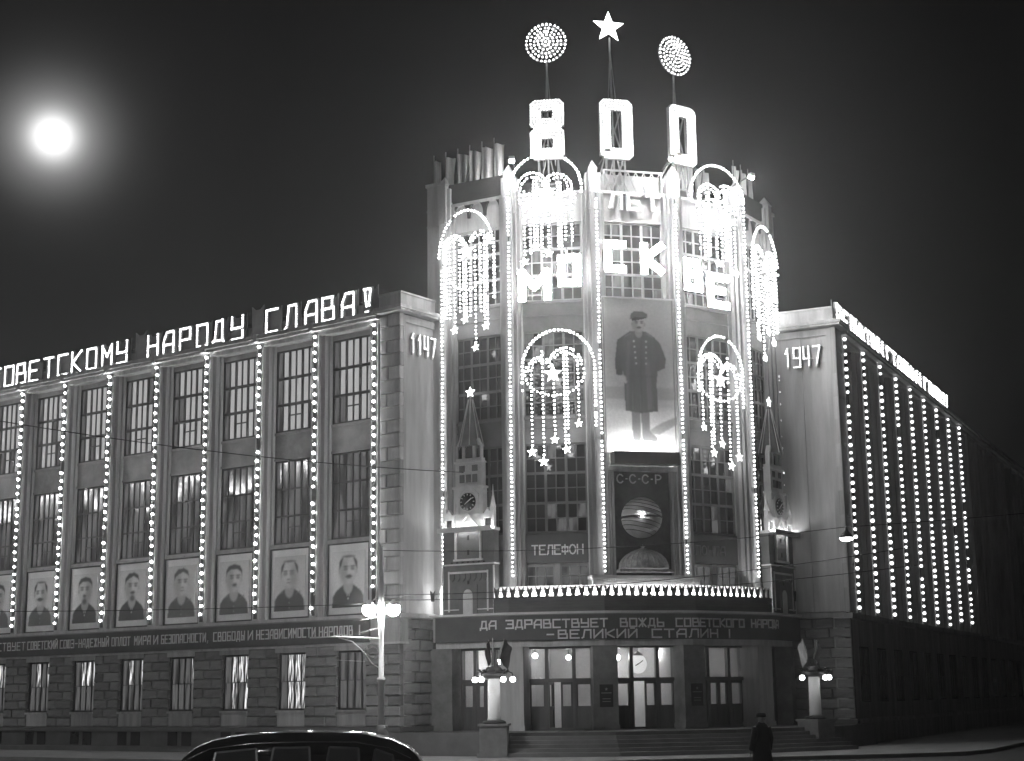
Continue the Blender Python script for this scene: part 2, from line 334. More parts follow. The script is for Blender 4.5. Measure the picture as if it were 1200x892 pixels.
# ================================================================== GROUND
g = MB(); g.box(-1500, 1500, -600, 2600, -0.6, 0.16); struct('road', g, M['asphalt'])
def isect(p, d, q, e):
    cr = d.x * e.y - d.y * e.x; t = ((q - p).x * e.y - (q - p).y * e.x) / cr; return p + d * t
k1 = LW.P + LW.n * 6.6; k2 = PT[2] + F[3].n * 7.6; k3 = RW.P + RW.n * 6.0
c1 = isect(k1, LW.d, k2, F[3].d); c2 = isect(k2, F[3].d, k3, RW.d)
def kerbline(off):
    a1 = LW.P + LW.n * (6.6 + off); a2 = PT[2] + F[3].n * (7.6 + off); a3 = RW.P + RW.n * (6.0 + off)
    b1 = isect(a1, LW.d, a2, F[3].d); b2 = isect(a2, F[3].d, a3, RW.d)
    return [a1 - LW.d * 70, b1 - LW.d * 3, b1 * .6 + (b1 - LW.d * 3) * .2 + (b1 + F[3].d * 3) * .2, b1 + F[3].d * 3, b2 - F[3].d * 3, b2 * .6 + (b2 - F[3].d * 3) * .2 + (b2 + RW.d * 3) * .2, b2 + RW.d * 3, a3 + RW.d * 120]
ko, ki = kerbline(0), kerbline(-0.18)
b = MB(); back = [Vector((60, 175)), Vector((-60, 112))]
b.vprism([(p.x, p.y) for p in ki + back], -0.3, 0.30); struct('pavement', b, M['pavement'])
b = MB(); n = len(ko)
for i in range(n - 1):
    a, c, d, e = ko[i], ko[i + 1], ki[i + 1], ki[i]
    b.vprism([(a.x, a.y), (c.x, c.y), (d.x, d.y), (e.x, e.y)], -0.3, 0.305)
struct('kerb', b, M['kerb'])

# ================================================================== THE TELEGRAPH BUILDING
ROOT = Vector((5, 70, 0.3))
bld = empty('telegraph_building', ROOT, 0, 'large stone corner building with a five sided tower between two long wings', 'building')
class Id: rz = 0.0; P = Vector((0, 0))
ID = Id()
def put(o, fr):
    o.location = (fr.P.x - ROOT.x, fr.P.y - ROOT.y, -ROOT.z); o.rotation_euler = (0, 0, fr.rz)
def bp(name, fr, b, m, kind=None, label=None):
    o = part(name, b, m, bld, kind, label); put(o, fr); return o

UNIT = {}
def unit_pane(m):
    if m.name not in UNIT: UNIT[m.name] = MB().box(0, 1, 0, 1, 0, 1).mesh('pane', m)
    return UNIT[m.name]
def window(fr, u0, u1, z0, z1, y, cols, rows, fm, pm, heavy_c=(), heavy_r=(), bar=0.045, heavy=0.10, d=0.09, single=True, name='window', parent=None, extra=()):
    """cols/rows: dividing positions as fractions; pm: function (col,row) -> glass material"""
    wd, h = u1 - u0, z1 - z0; b = MB()
    b.box(0, 0.07, 0, d, 0, h); b.box(wd - 0.07, wd, 0, d, 0, h); b.box(0.07, wd - 0.07, 0.003, d, 0, 0.08); b.box(0.07, wd - 0.07, 0.003, d, h - 0.08, h)
    for c in cols:
        t = heavy if c in heavy_c else bar; b.box(c * wd - t / 2, c * wd + t / 2, 0.012, d - .01, 0.08, h - 0.08)
    for r in rows:
        t = heavy if r in heavy_r else bar * 0.8; b.box(0.07, wd - 0.07, 0.006, d - .005, r * h - t / 2, r * h + t / 2)
    for (x0, x1, zz) in extra: b.box(x0 * wd, x1 * wd, 0.009, d - .02, zz * h - 0.03, zz * h + 0.03)
    o = part(name, b, fm, parent or bld)
    q = fr.w(u0, y, z0) - ROOT if parent is None else Vector((u0, y, z0))
    o.location = q; o.rotation_euler = (0, 0, fr.rz if parent is None else 0)
    cs = [0] + list(cols) + [1]; rs = [0] + list(rows) + [1]
    sheet = MB(); sm = None
    for i in range(len(cs) - 1):
        for j in range(len(rs) - 1):
            m = pm(i, j); dy = 0.05 + 0.006 * rnd.random()
            if single:
                p = link('pane', unit_pane(m), o); p.location = (cs[i] * wd + .005, dy, rs[j] * h + .005); p.scale = ((cs[i + 1] - cs[i]) * wd - .01, 0.015, (rs[j + 1] - rs[j]) * h - .01)
                p.rotation_euler = (rnd.uniform(-.006, .006), 0, rnd.uniform(-.006, .006))
            else:
                sm = m; k0 = len(sheet.v); sheet.box(cs[i] * wd + .005, cs[i + 1] * wd - .005, dy, dy + .015, rs[j] * h + .005, rs[j + 1] * h - .005)
                tx, tz = rnd.uniform(-.013, .013), rnd.uniform(-.013, .013); cx_ = (cs[i] + cs[i + 1]) / 2 * wd; cz_ = (rs[j] + rs[j + 1]) / 2 * h
                sheet.v[k0:] = [(x_, y_ + (x_ - cx_) * tx + (z_ - cz_) * tz * .5, z_) for x_, y_, z_ in sheet.v[k0:]]
    if not single: part('pane', sheet, sm, o, 'stuff')
    return o

# --- rough stone blocks (shared meshes, scaled per block)
STONES = []
for v in range(6):
    r_ = random.Random(v); b = MB(); e = 0.035
    q = [(0, 0), (1, 0), (1, 1), (0, 1)]
    vs = [(x, 0.16, z) for x, z in q] + [(x, 1, z) for x, z in q]
    inn = [(e + r_.uniform(0, .03), 2.4 * e), (1 - e - r_.uniform(0, .03), 2.4 * e), (1 - e, 1 - 2.4 * e), (e, 1 - 2.4 * e)]
    vs += [(x, r_.uniform(-.05, .06), z) for x, z in inn] + [(r_.uniform(.35, .65), r_.uniform(-.12, 0.05), r_.uniform(.4, .6))]
    fs = [(0, 1, 9, 8), (1, 2, 10, 9), (2, 3, 11, 10), (3, 0, 8, 11), (8, 9, 12), (9, 10, 12), (10, 11, 12), (11, 8, 12), (0, 4, 5, 1), (1, 5, 6, 2), (2, 6, 7, 3), (3, 7, 4, 0), (4, 7, 6, 5)]
    b.add(vs, fs); STONES.append(b)
SM = {}
def stone(fr, u0, u1, z0, z1, y=0.0, m='block', depth=0.24):
    v = rnd.randrange(6)
    if (v, m) not in SM: SM[(v, m)] = STONES[v].mesh('stone_block', M[m])
    o = link('stone_block', SM[(v, m)], bld); j = 0.011
    o.location = fr.w(u0 + j, y + rnd.uniform(-.012, .012), z0 + j) - ROOT; o.rotation_euler = (0, 0, fr.rz); o.scale = (u1 - u0 - 2 * j, depth, z1 - z0 - 2 * j)
def courses(fr, u0, u1, z0, z1, n, y=0.0, m='block', phase=0, depth=0.24, nb=2):
    for i in range(n):
        a = z0 + (z1 - z0) * i / n; c = z0 + (z1 - z0) * (i + 1) / n
        if nb == 1 or (nb == 1.5 and i % 2 == phase): stone(fr, u0, u1, a, c, y, m, depth); continue
        t = (0.38 if (i + phase) % 2 else 0.62) + rnd.uniform(-.05, .05)
        if nb == 3:
            s1, s2 = (0.28, 0.66) if (i + phase) % 2 else (0.4, 0.74)
            for p, q in ((0, s1), (s1, s2), (s2, 1)): stone(fr, u0 + (u1 - u0) * p, u0 + (u1 - u0) * q, a, c, y, m, depth)
        else:
            stone(fr, u0, u0 + (u1 - u0) * t, a, c, y, m, depth); stone(fr, u0 + (u1 - u0) * t, u1, a, c, y, m, depth)

BAY, S0 = 3.3656, 1.37
# --- left wing
NB = 11
b = MB(); b.box(-40, -0.35, 0.75, 11, 0.3, 18.15); b.box(-40, -0.02, 0.26, 0.76, 0.3, 5.7); bp('left_wing_core', LW, b, M['stone'])
b = MB(); b.box(-40, 0.16, -0.16, 0.4, 0.3, 0.5); b.box(-40, 0.14, -0.14, 0.3, 1.18, 1.36); bp('plinth_course', LW, b, M['granite'])
b = MB(); b.box(-40, -0.0, 0.02, 0.3, 0.5, 1.18); bp('plinth_wall', LW, b, M['granite'])
b = MB(); b.box(-40, 0.06, -0.06, 0.5, 4.58, 4.66); b.box(-40, 0.12, -0.12, 0.7, 5.6, 5.78); bp('string_course', LW, b, M['stone'])
b = MB(); b.box(-40, 0.02, 0.03, 0.5, 4.66, 5.6); bp('frieze', LW, b, M['stone'])
b = MB()
b.box(-40, -1.12, 0.02, 0.8, 17.72, 17.9); b.box(-40, -1.12, -0.22, 0.8, 17.9, 18.02); b.box(-40, -1.12, -0.34, 1.0, 18.02, 18.2)
bp('cornice', LW, b, M['stone'])
b = MB(); b.box(-40, -1.12, 0.35, 0.7, 18.2, 18.78); bp('parapet', LW, b, M['stone'])
b = MB(); b.box(-1.1, -0.3, 0.22, 0.8, 5.78, 18.05); bp('corner_pier', LW, b, M['stone'])
courses(LW, -1.1, 0.0, 5.8, 18.05, 22, 0.0, 'stone', 0, 0.24, 1.5)
b = MB(); b.box(-1.15, 0.28, -0.28, 0.297, 18.07, 18.16); b.box(-1.18, 0.34, -0.34, 0.357, 18.16, 18.3); b.box(-1.18, -0.3, 0.357, 1.0, 18.07, 18.297); bp('corner_cornice', LW, b, M['stone'])
b = MB(); b.box(-1.2, -0.0, 0.06, 4.0, 18.3, 18.88); b.box(-1.22, 0.05, 0.01, 4.05, 18.88, 18.96); bp('attic_block', LW, b, M['stone'])
def lw_pane(bay, top):
    def f(i, j):
        if i == 0: return M['lit3']  # left column dimmed: the pilaster's shade is put into the pane
        if top: return M['lit1'] if rnd.random() < 0.93 else M['lit3']
        return M['lit3'] if (rnd.random() < (0.75 if bay in (0, 1, 3, 4) else 0.35)) else M['pane_dark']
    return f
for k in range(NB):
    us = -S0 - BAY * k; ul = us - BAY
    if k > 0 or True:
        b = MB(); z0, z1 = 5.78, 17.72
        b.box(us - 0.17, us + 0.17, 0.0, 0.8, z0, 17.9); b.box(us - 0.40, us + (0.27 if k == 0 else 0.40), 0.17, 0.8, z0, z1); b.box(us - 0.52, us + (0.27 if k == 0 else 0.52), 0.36, 0.8, z0, z1)
        if k > 0 and k < 9: b.box(us - 0.12, us + 0.12, -0.36, -0.225, 17.9, 18.24)
        bp('pilaster', LW, b, M['stone'])
    w0, w1 = ul + 0.52, us - 0.52
    if k < 9:
        vis = k < 8
        window(LW, w0, w1, 13.86, 17.5, 0.52, [1 / 6, 2 / 6, 3 / 6, 4 / 6, 5 / 6], [0.333, 0.655], M['dframe'], lw_pane(k, True), heavy_c=(2 / 6, 4 / 6), heavy_r=(0.333, 0.655), heavy=0.13, bar=0.07, single=vis, extra=((2 / 6, 4 / 6, 0.2),))
        window(LW, w0, w1, 8.98, 12.62, 0.52, [1 / 6, 2 / 6, 3 / 6, 4 / 6, 5 / 6], [0.333, 0.655], M['dframe'], (lambda i, j: M['lit3']), heavy_c=(2 / 6, 4 / 6), heavy_r=(0.333, 0.655), heavy=0.09, bar=0.05, single=False, extra=((2 / 6, 4 / 6, 0.2),))
    for (za, zb) in ((12.62, 13.86), (17.5, 17.72), (5.78, 8.98)):
        b = MB(); b.box(w0, w1, 0.5, 0.8, za, zb)
        if za == 12.62: b.box(w0, w1, 0.44, 0.52, 12.62, 12.72); b.box(w0, w1, 0.44, 0.52, 13.74, 13.86)
        bp('spandrel', LW, b, M['spandrel'])
    # ground floor window
    cu = (us + ul) / 2 + 0.45; g0, g1 = cu - 0.78, cu + 0.78
    brt = {0: 0.55, 1: 0.6, 2: 0.75, 3: 0.35, 4: 0.5, 5: 0.3, 6: 0.6, 7: 0.6}.get(k, 0.4)
    def gp(i, j, brt=brt, k=k):
        if i == 0: return M['lit3']  # shade of the reveal put into a dimmer left column
        if j == 1 or k in (1, 2): return M['lit2'] if rnd.random() < brt + 0.2 else M['lit3']
        return M['lit3']
    b = MB(); b.box(g0 - 0.0, g1, 0.243, 0.262, 2.0, 4.4)
    window(LW, g0, g1, 2.03, 4.38, 0.13, [0.3, 0.55, 0.8], [0.5], M['dframe'], gp, bar=0.05, heavy=0.07, single=vis, extra=())
    b = MB(); b.box(g0 - 0.06, g1 + 0.06, -0.04, 0.2, 1.93, 2.03); b.box(g0, g1, 0.04, 0.25, 1.38, 1.93); bp('window_sill', LW, b, M['stone'])
    b = MB(); b.box(g0 - 0.12, g1 + 0.12, -0.03, 0.25, 4.385, 4.575); bp('window_lintel', LW, b, M['stone'])
    if k < 9:
        pu0 = g1 if k > 0 else g1; pu1 = (g0 + BAY) if k > 0 else 0.0
        if k == 0: courses(LW, g1, 0.0, 1.37, 4.575, 8, 0.0, 'block', 0, 0.24, 2)
        gl = g0 - (BAY - 1.56)
        if k < 8: courses(LW, gl, g0, 1.37, 4.575, 8, 0.0, 'block', k % 2, 0.24, 2)
    # basement windows in pairs
    for du in (-0.45, 0.45):
        b = MB(); b.box(cu + du - 0.3, cu + du + 0.3, -0.005, 0.05, 0.55, 1.14); bp('basement_window', LW, b, M['pane_dark'])
# --- left return face
b = MB(); b.box(0.26, 2.9, 0.3, 1.0, 0.3, 18.05); bp('return_wall', LR, b, M['render'])
b = MB(); b.box(0.26, 0.42, 0.02, 0.4, 5.8, 18.0); b.box(0.42, 2.6, 0.02, 0.4, 17.7, 18.0); bp('panel_border', LR, b, M['stone'])
b = MB(); b.box(0.42, 2.6, 0.1, 0.4, 5.8, 17.7); bp('wall_panel', LR, b, M['render'])
b = MB(); b.box(0.3, 2.6, -0.28, 0.29, 18.07, 18.16); b.box(0.36, 2.6, -0.34, 0.29, 18.16, 18.3); bp('return_cornice', LR, b, M['stone']); bp('string_course', LR, MB().box(0.14, 2.6, -0.12, 0.5, 5.6, 5.78), M['stone'])
b = MB(); b.box(0.07, 2.6, 0.02, 1.1, 18.297, 18.876); b.box(0.07, 2.6, -0.03, 1.1, 18.876, 18.957); bp('return_attic', LR, b, M['stone'])
courses(LR, 0.26, 2.75, 1.37, 5.58, 10, 0.0, 'block', 1, 0.24, 3)
b = MB(); b.box(0.18, 2.7, -0.14, 0.3, 1.18, 1.36); b.box(0.02, 2.7, 0.0, 0.3, 0.3, 1.18); bp('return_plinth', LR, b, M['granite'])

# --- right wing
b = MB(); b.box(0.35, 62, 0.75, 11, 0.3, 18.15); b.box(0.02, 62, 0.26, 0.76, 0.3, 5.7); bp('right_wing_core', RW, b, M['stone'])
b = MB(); b.box(-0.12, 62, -0.12, 0.7, 5.5, 5.72); b.box(-0.1, 62, -0.1, 0.5, 1.18, 1.36); bp('string_course', RW, b, M['stone'])
b = MB(); b.box(1.12, 62, 0.02, 0.8, 17.72, 17.9); b.box(1.12, 62, -0.22, 0.8, 17.9, 18.02); b.box(1.12, 62, -0.32, 1.0, 18.02, 18.15); bp('cornice', RW, b, M['stone'])
b = MB(); b.box(0.3, 1.1, 0.22, 0.8, 5.72, 18.05); bp('corner_pier', RW, b, M['stone'])
courses(RW, 0.0, 1.1, 5.75, 18.05, 12, 0.0, 'stone', 0, 0.24, 1)
b = MB(); b.box(-0.28, 1.15, -0.28, 0.297, 18.07, 18.16); b.box(-0.34, 1.18, -0.34, 0.357, 18.16, 18.3); b.box(0.3, 1.18, 0.357, 1.0, 18.07, 18.297); bp('corner_cornice', RW, b, M['stone'])
b = MB(); b.box(0.0, 1.2, 0.06, 4.0, 18.3, 18.9); bp('attic_block', RW, b, M['stone'])
for k in range(18):
    us = 1.28 + BAY * k; b = MB()
    b.box(us - 0.17, us + 0.17, 0.0, 0.8, 5.72, 17.9); b.box(us - (0.19 if k == 0 else 0.40), us + 0.40, 0.17, 0.8, 5.72, 17.72); b.box(us - (0.19 if k == 0 else 0.6), us + 0.60, 0.36, 0.8, 5.72, 17.72)
    bp('pilaster', RW, b, M['stone'])
    w0, w1 = us + 0.6, us + BAY - 0.6
    if k < 17:
        for (za, zb) in ((13.86, 17.5), (8.98, 12.62)):
            window(RW, w0, w1, za, zb, 0.52, [1 / 3, 2 / 3], [0.333, 0.655], M['dframe'], lambda i, j: M['pane_dark'], single=False)
        for (za, zb) in ((12.62, 13.86), (17.5, 17.72), (5.72, 8.98)): bp('spandrel', RW, MB().box(w0, w1, 0.5, 0.8, za, zb), M['spandrel'])
        cu = (w0 + w1) / 2
        window(RW, cu - 0.75, cu + 0.75, 2.03, 4.38, 0.2, [0.5], [0.5], M['dframe'], lambda i, j: M['pane_dark'], single=False)
# --- right return face
b = MB(); b.box(-2.9, -0.26, 0.3, 1.0, 0.3, 18.05); bp('return_wall', RR, b, M['render'])
b = MB(); b.box(-0.42, -0.0, 0.02, 0.4, 5.8, 18.0); b.box(-2.7, -0.42, 0.02, 0.4, 17.7, 18.0); bp('panel_border', RR, b, M['stone'])
b = MB(); b.box(-2.7, -1.56, 0.1, 0.4, 5.8, 17.7); b.box(-1.545, -0.42, 0.1, 0.4, 5.8, 17.7); bp('wall_panel', RR, b, M['render'])
b = MB(); b.box(-2.7, -0.3, -0.28, 0.29, 18.07, 18.16); b.box(-2.7, -0.36, -0.34, 0.29, 18.16, 18.3); bp('return_cornice', RR, b, M['stone']); bp('string_course', RR, MB().box(-2.7, -0.14, -0.12, 0.5, 5.55, 5.75), M['stone'])
b = MB(); b.box(-2.7, -0.07, 0.02, 1.1, 18.297, 18.876); b.box(-2.7, -0.07, -0.03, 1.1, 18.876, 18.957); bp('return_attic', RR, b, M['stone'])
courses(RR, -2.75, -0.0, 1.37, 5.53, 10, 0.0, 'block', 1, 0.24, 3)
b = MB(); b.box(-2.7, 0.1, -0.14, 0.3, 1.18, 1.36); b.box(-2.7, 0.0, 0.0, 0.3, 0.3, 1.18); bp('return_plinth', RR, b, M['granite'])

# --- tower mass, walls, attic drum
pl = offset_line(-0.95, 0.4, 0.2)
lb = pl[0] - F[1].n * 5; rb_ = pl[5] - F[5].n * 5
b = MB(); b.vprism([(p.x, p.y) for p in pl] + [(rb_.x, rb_.y), (lb.x, lb.y)], 4.62, 23.0); bp('tower_core', ID, b, M['stone'])
bp('tower_wall', ID, strip(-0.5, -1.0, 4.62, 23.1, 0.83, 0.45), M['stone'])
dl = offset_line(-1.6); q0, q1 = dl[0] - F[1].n * 4, dl[5] - F[5].n * 4
b = MB(); b.vprism([(p.x, p.y) for p in dl] + [(q1.x, q1.y), (q0.x, q0.y)], 22.9, 24.05); bp('attic_drum', ID, b, M['dark'])
WIN = {1: (0.35, 2.68), 2: (0.50, 3.02), 3: (0.42, 3.06), 4: (0.45, 3.05), 5: (0.45, 2.55)}
ROWS = [(18.45, 21.8), (13.62, 17.2), (8.88, 12.52)]
def tower_pane(i, j): return M['pane_dark'] if rnd.random() < 0.8 else M['lit3']
for f in range(1, 6):
    fr, L = F[f], SEG[f - 1]; u0, u1 = WIN[f]
    b = MB(); b.box(0.2, u0, 0.26, 0.55, 6.7, 23.08); b.box(u1, L - 0.2, 0.26, 0.55, 6.7, 23.08); bp('jamb_wall', fr, b, M['stone'])
    b = MB(); b.box(u0 + .002, u1 - .002, 0.3, 0.54, 21.82, 23.09); b.box(0.25, L - 0.25, 0.12, 0.3, 22.98, 23.1); bp('top_wall', fr, b, M['render'])
    rows = ROWS if f != 3 else ROWS[:1]
    for ri, (za, zb) in enumerate(rows):
        one = (f in (2, 3) or (f == 4 and ri == 2))
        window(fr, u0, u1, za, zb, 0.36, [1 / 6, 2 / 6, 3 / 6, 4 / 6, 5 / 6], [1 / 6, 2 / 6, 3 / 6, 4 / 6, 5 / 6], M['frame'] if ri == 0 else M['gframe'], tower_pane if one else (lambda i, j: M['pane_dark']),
               heavy_c=(2 / 6, 4 / 6), heavy_r=(2 / 6, 4 / 6), bar=0.05, heavy=0.11, single=one)
    sp = [(17.2, 18.45), (12.52, 13.62)] if f != 3 else [(17.2, 18.45), (7.1, 17.2)]
    for (za, zb) in sp:
        b = MB(); b.box(u0 + .003, u1 - .003, 0.32, 0.53, za, zb)
        if f != 3: b.box(u0 + .003, u1 - .003, 0.27, 0.33, za + 0.62, za + 0.66); b.box(u0 + .003, u1 - .003, 0.24, 0.33, zb - 0.1, zb)
        bp('spandrel', fr, b, M['tspan'] if f != 3 else M['dark'])
    if f in (2, 4):
        b = MB(); b.box(u0 + .003, u1 - .003, 0.28, 0.53, 7.68, 8.86); b.box(u0 + .05, u1 - .05, 0.262, 0.3, 7.74, 8.8); bp('sign_panel', fr, b, M['banner'])
        s = {2: 'ТЕЛЕФoН', 4: 'ПoЧТА'}[f]
        sgn = empty('wall_sign', fr.w(u0 + 0.1, 0.24, 8.02), fr.rz, {2: 'pale letters spelling ТЕЛЕФОН on a dark panel left of the globe', 4: 'faint letters spelling ПОЧТА on a dark panel right of the globe'}[f], 'sign', 'word signs beside the globe')
        word_letters(sgn, s, 0.0, 0.16, 2.2 if f == 2 else 1.75, 0.0, 0.36, 0.055 if f == 2 else 0.04, 0.03, M['letter'] if f == 2 else M['metal'])
        window(fr, u0, (u0 + u1) / 2 - 0.1, 6.72, 7.62, 0.36, [1 / 3, 2 / 3], [0.5], M['frame'], lambda i, j: M['lit3'], single=False)
        window(fr, (u0 + u1) / 2 + 0.1, u1, 6.72, 7.62, 0.36, [1 / 3, 2 / 3], [0.5], M['frame'], lambda i, j: M['lit3'], single=False)
        b = MB(); b.box((u0 + u1) / 2 - 0.1, (u0 + u1) / 2 + 0.1, 0.33, 0.53, 6.7, 7.66); bp('mullion_pier', fr, b, M['stone'])
    elif f in (1, 5):
        b = MB(); b.box(u0 + .003, u1 - .003, 0.32, 0.53, 5.7, 8.88); bp('spandrel', fr, b, M['spandrel'])
        # dark attic with three round arches
        arcs = [(0.0, 23.12), (0.0, 24.0), (L, 24.0), (L, 23.12)]
        aw = (u1 - u0) / 3; out = [(u0, 22.55), (u0, 24.0), (u1, 24.0), (u1, 22.55)]
        poly = [(u1, 22.6), (u1, 23.98), (u0, 23.98), (u0, 22.6)]
        for q in range(3):
            cx = u0 + aw * (q + 0.5)
            poly += [(cx - aw * 0.43 * math.cos(R(a)), 22.6 + aw * 0.62 * math.sin(R(a))) for a in range(0, 181, 15)]
        b = MB()
        # built of strips so every outline stays convex
        for q in range(3):
            cx = u0 + aw * (q + 0.5); r1 = aw * 0.43; xs = [cx - r1 * math.cos(R(a)) for a in range(0, 181, 15)]; zs = [22.55 + 0.5 * math.sin(R(a)) for a in range(0, 181, 15)]
            for i in range(12): b.prism([(xs[i], zs[i]), (xs[i + 1], zs[i + 1]), (xs[i + 1], 23.2), (xs[i], 23.2)], 0.18, 0.295)
            for (p, r) in ((cx - aw / 2, cx - r1), (cx + r1, cx + aw / 2)): b.box(p, r, 0.18, 0.295, 22.2 if 0 else 22.4, 23.2)
        b.box(u0 - 0.3, u1 + 0.3, 0.16, 0.6, 23.2, 24.0)
        bp('arcade_attic', fr, b, M['dark'])
# pylons at the tower's corners
for i in range(6):
    az_ = F[1].az if i == 0 else F[5].az if i == 5 else (F[i].az + F[i + 1].az) / 2
    fr = Fr(PT[i], az_); b = MB()
    z0 = 6.72 if 0 < i < 5 else 5.7
    b.box(-0.17, 0.17, -0.10, 0.6, z0, 23.95); b.box(-0.32, 0.32, 0.03, 0.6, z0, 23.80); b.box(-0.45, 0.45, 0.16, 0.6, z0, 23.1)
    for zz in (22.2, 22.9): b.box(-0.19, 0.19, -0.12, 0.5, zz, zz + 0.06); b.box(-0.34, 0.34, 0.01, 0.5, zz, zz + 0.06)
    b.add([(-0.2, -0.13, 23.95), (0.2, -0.13, 23.95), (0.2, 0.5, 23.95), (-0.2, 0.5, 23.95), (0, 0.15, 24.4)], [(0, 1, 4), (1, 2, 4), (2, 3, 4), (3, 0, 4), (3, 2, 1, 0)])
    if i == 0:
        b.box(-0.83, -0.17, 0.04, 0.9, z0, 24.0); b.box(-0.88, -0.12, -0.02, 0.95, 24.0, 24.14)
        for zz in (22.2, 22.9): b.box(-0.85, -0.2, 0.02, 0.9, zz, zz + 0.05)
    if i == 5: b.box(0.17, 0.6, 0.04, 0.9, z0, 23.6); b.box(0.1, 0.64, -0.02, 0.95, 23.6, 23.74)
    bp('pylon', fr, b, M['stone'])
# lattice screen at the top of the middle bay
b = MB(); L = SEG[2]
for t in range(8):
    x = 0.55 + t * 0.35; b.bar((x, 0.18, 23.15), (x + 0.35, 0.18, 24.0), 0.035); b.bar((x + 0.35, 0.20, 23.15), (x, 0.20, 24.0), 0.035)
b.box(0.5, 3.1, 0.15, 0.23, 23.98, 24.05); b.box(0.5, 0.56, 0.15, 0.23, 23.1, 23.98); b.box(3.3 - 0.26, 3.1, 0.15, 0.23, 23.1, 23.98); b.box(0.5, 3.1, 0.42, 0.48, 23.1, 23.9)
bp('lattice_screen', F[3], b, M['metal'])
# globe niche: fluted frame
b = MB()
for x in (0.36, 0.5, 3.0, 3.14): b.box(x, x + 0.09, 0.02, 0.4, 7.12, 11.3)
b.box(0.3, 0.62, 0.1, 0.4, 7.12, 11.3); b.box(2.97, 3.28, 0.1, 0.4, 7.12, 11.3); b.box(0.3, 3.28, -0.02, 0.4, 11.3, 11.5); bp('niche_frame', F[3], b, M['stone'])
b = MB(); b.box(0.62, 2.97, 0.22, 0.35, 7.12, 11.3); bp('niche_back', F[3], b, M['niche'])
b = MB(); b.box(-0.5, 4.05, -0.3, 0.45, 6.98, 7.1); b.box(-0.45, 4.0, -0.22, 0.45, 6.74, 6.98)
for t in range(45): b.box(-0.42 + t * 0.099, -0.37 + t * 0.099, -0.25, -0.2, 6.82, 6.95)
bp('balcony_ledge', F[3], b, M['white'])

# --- entrance storey: piers, frieze, podium, steps
bp('entrance_frieze', ID, strip(0.25, -0.6, 4.38, 4.62, 0.3, 0.3), M['stone'])
bp('fascia', ID, strip(0.45, -0.6, 4.62, 5.62, 0.3, 0.3), M['stone'])
bp('cornice_band', ID, strip(0.78, -0.5, 5.62, 5.70, 0.3, 0.3), M['white'])
bp('parapet_back', ID, strip(0.12, -0.5, 5.70, 6.75, 0.2, 0.2), M['white'])
for i in range(6):
    az_ = F[1].az if i == 0 else F[5].az if i == 5 else (F[i].az + F[i + 1].az) / 2
    b = MB(); hw = 0.48
    b.box(-hw, hw, -0.3, 0.75, 1.15, 4.38); b.box(-hw - .04, hw + .04, -0.34, 0.75, 1.15, 1.35)
    bp('entrance_pier', Fr(PT[i], az_), b, M['stone'] if i in (1, 4) else M['block'])
bp('podium', ID, strip(3.1, -5.0, 0.25, 1.15, 1.2, 1.6), M['granite'])
for i in range(5):
    top = 1.15 - (i + 1) * 0.14
    st = MB(); o = offset_line(3.1 + 0.26 * (i + 1)); q = offset_line(3.1 + 0.26 * i - 0.02)
    a0, a1 = o[1], q[1]
    for s in (1, 2, 3):
        P_ = [o[s], o[s + 1], q[s + 1], q[s]]; st.vprism([(p.x, p.y) for p in P_], 0.25, top)
    bp('step', ID, st, M['kerb'])
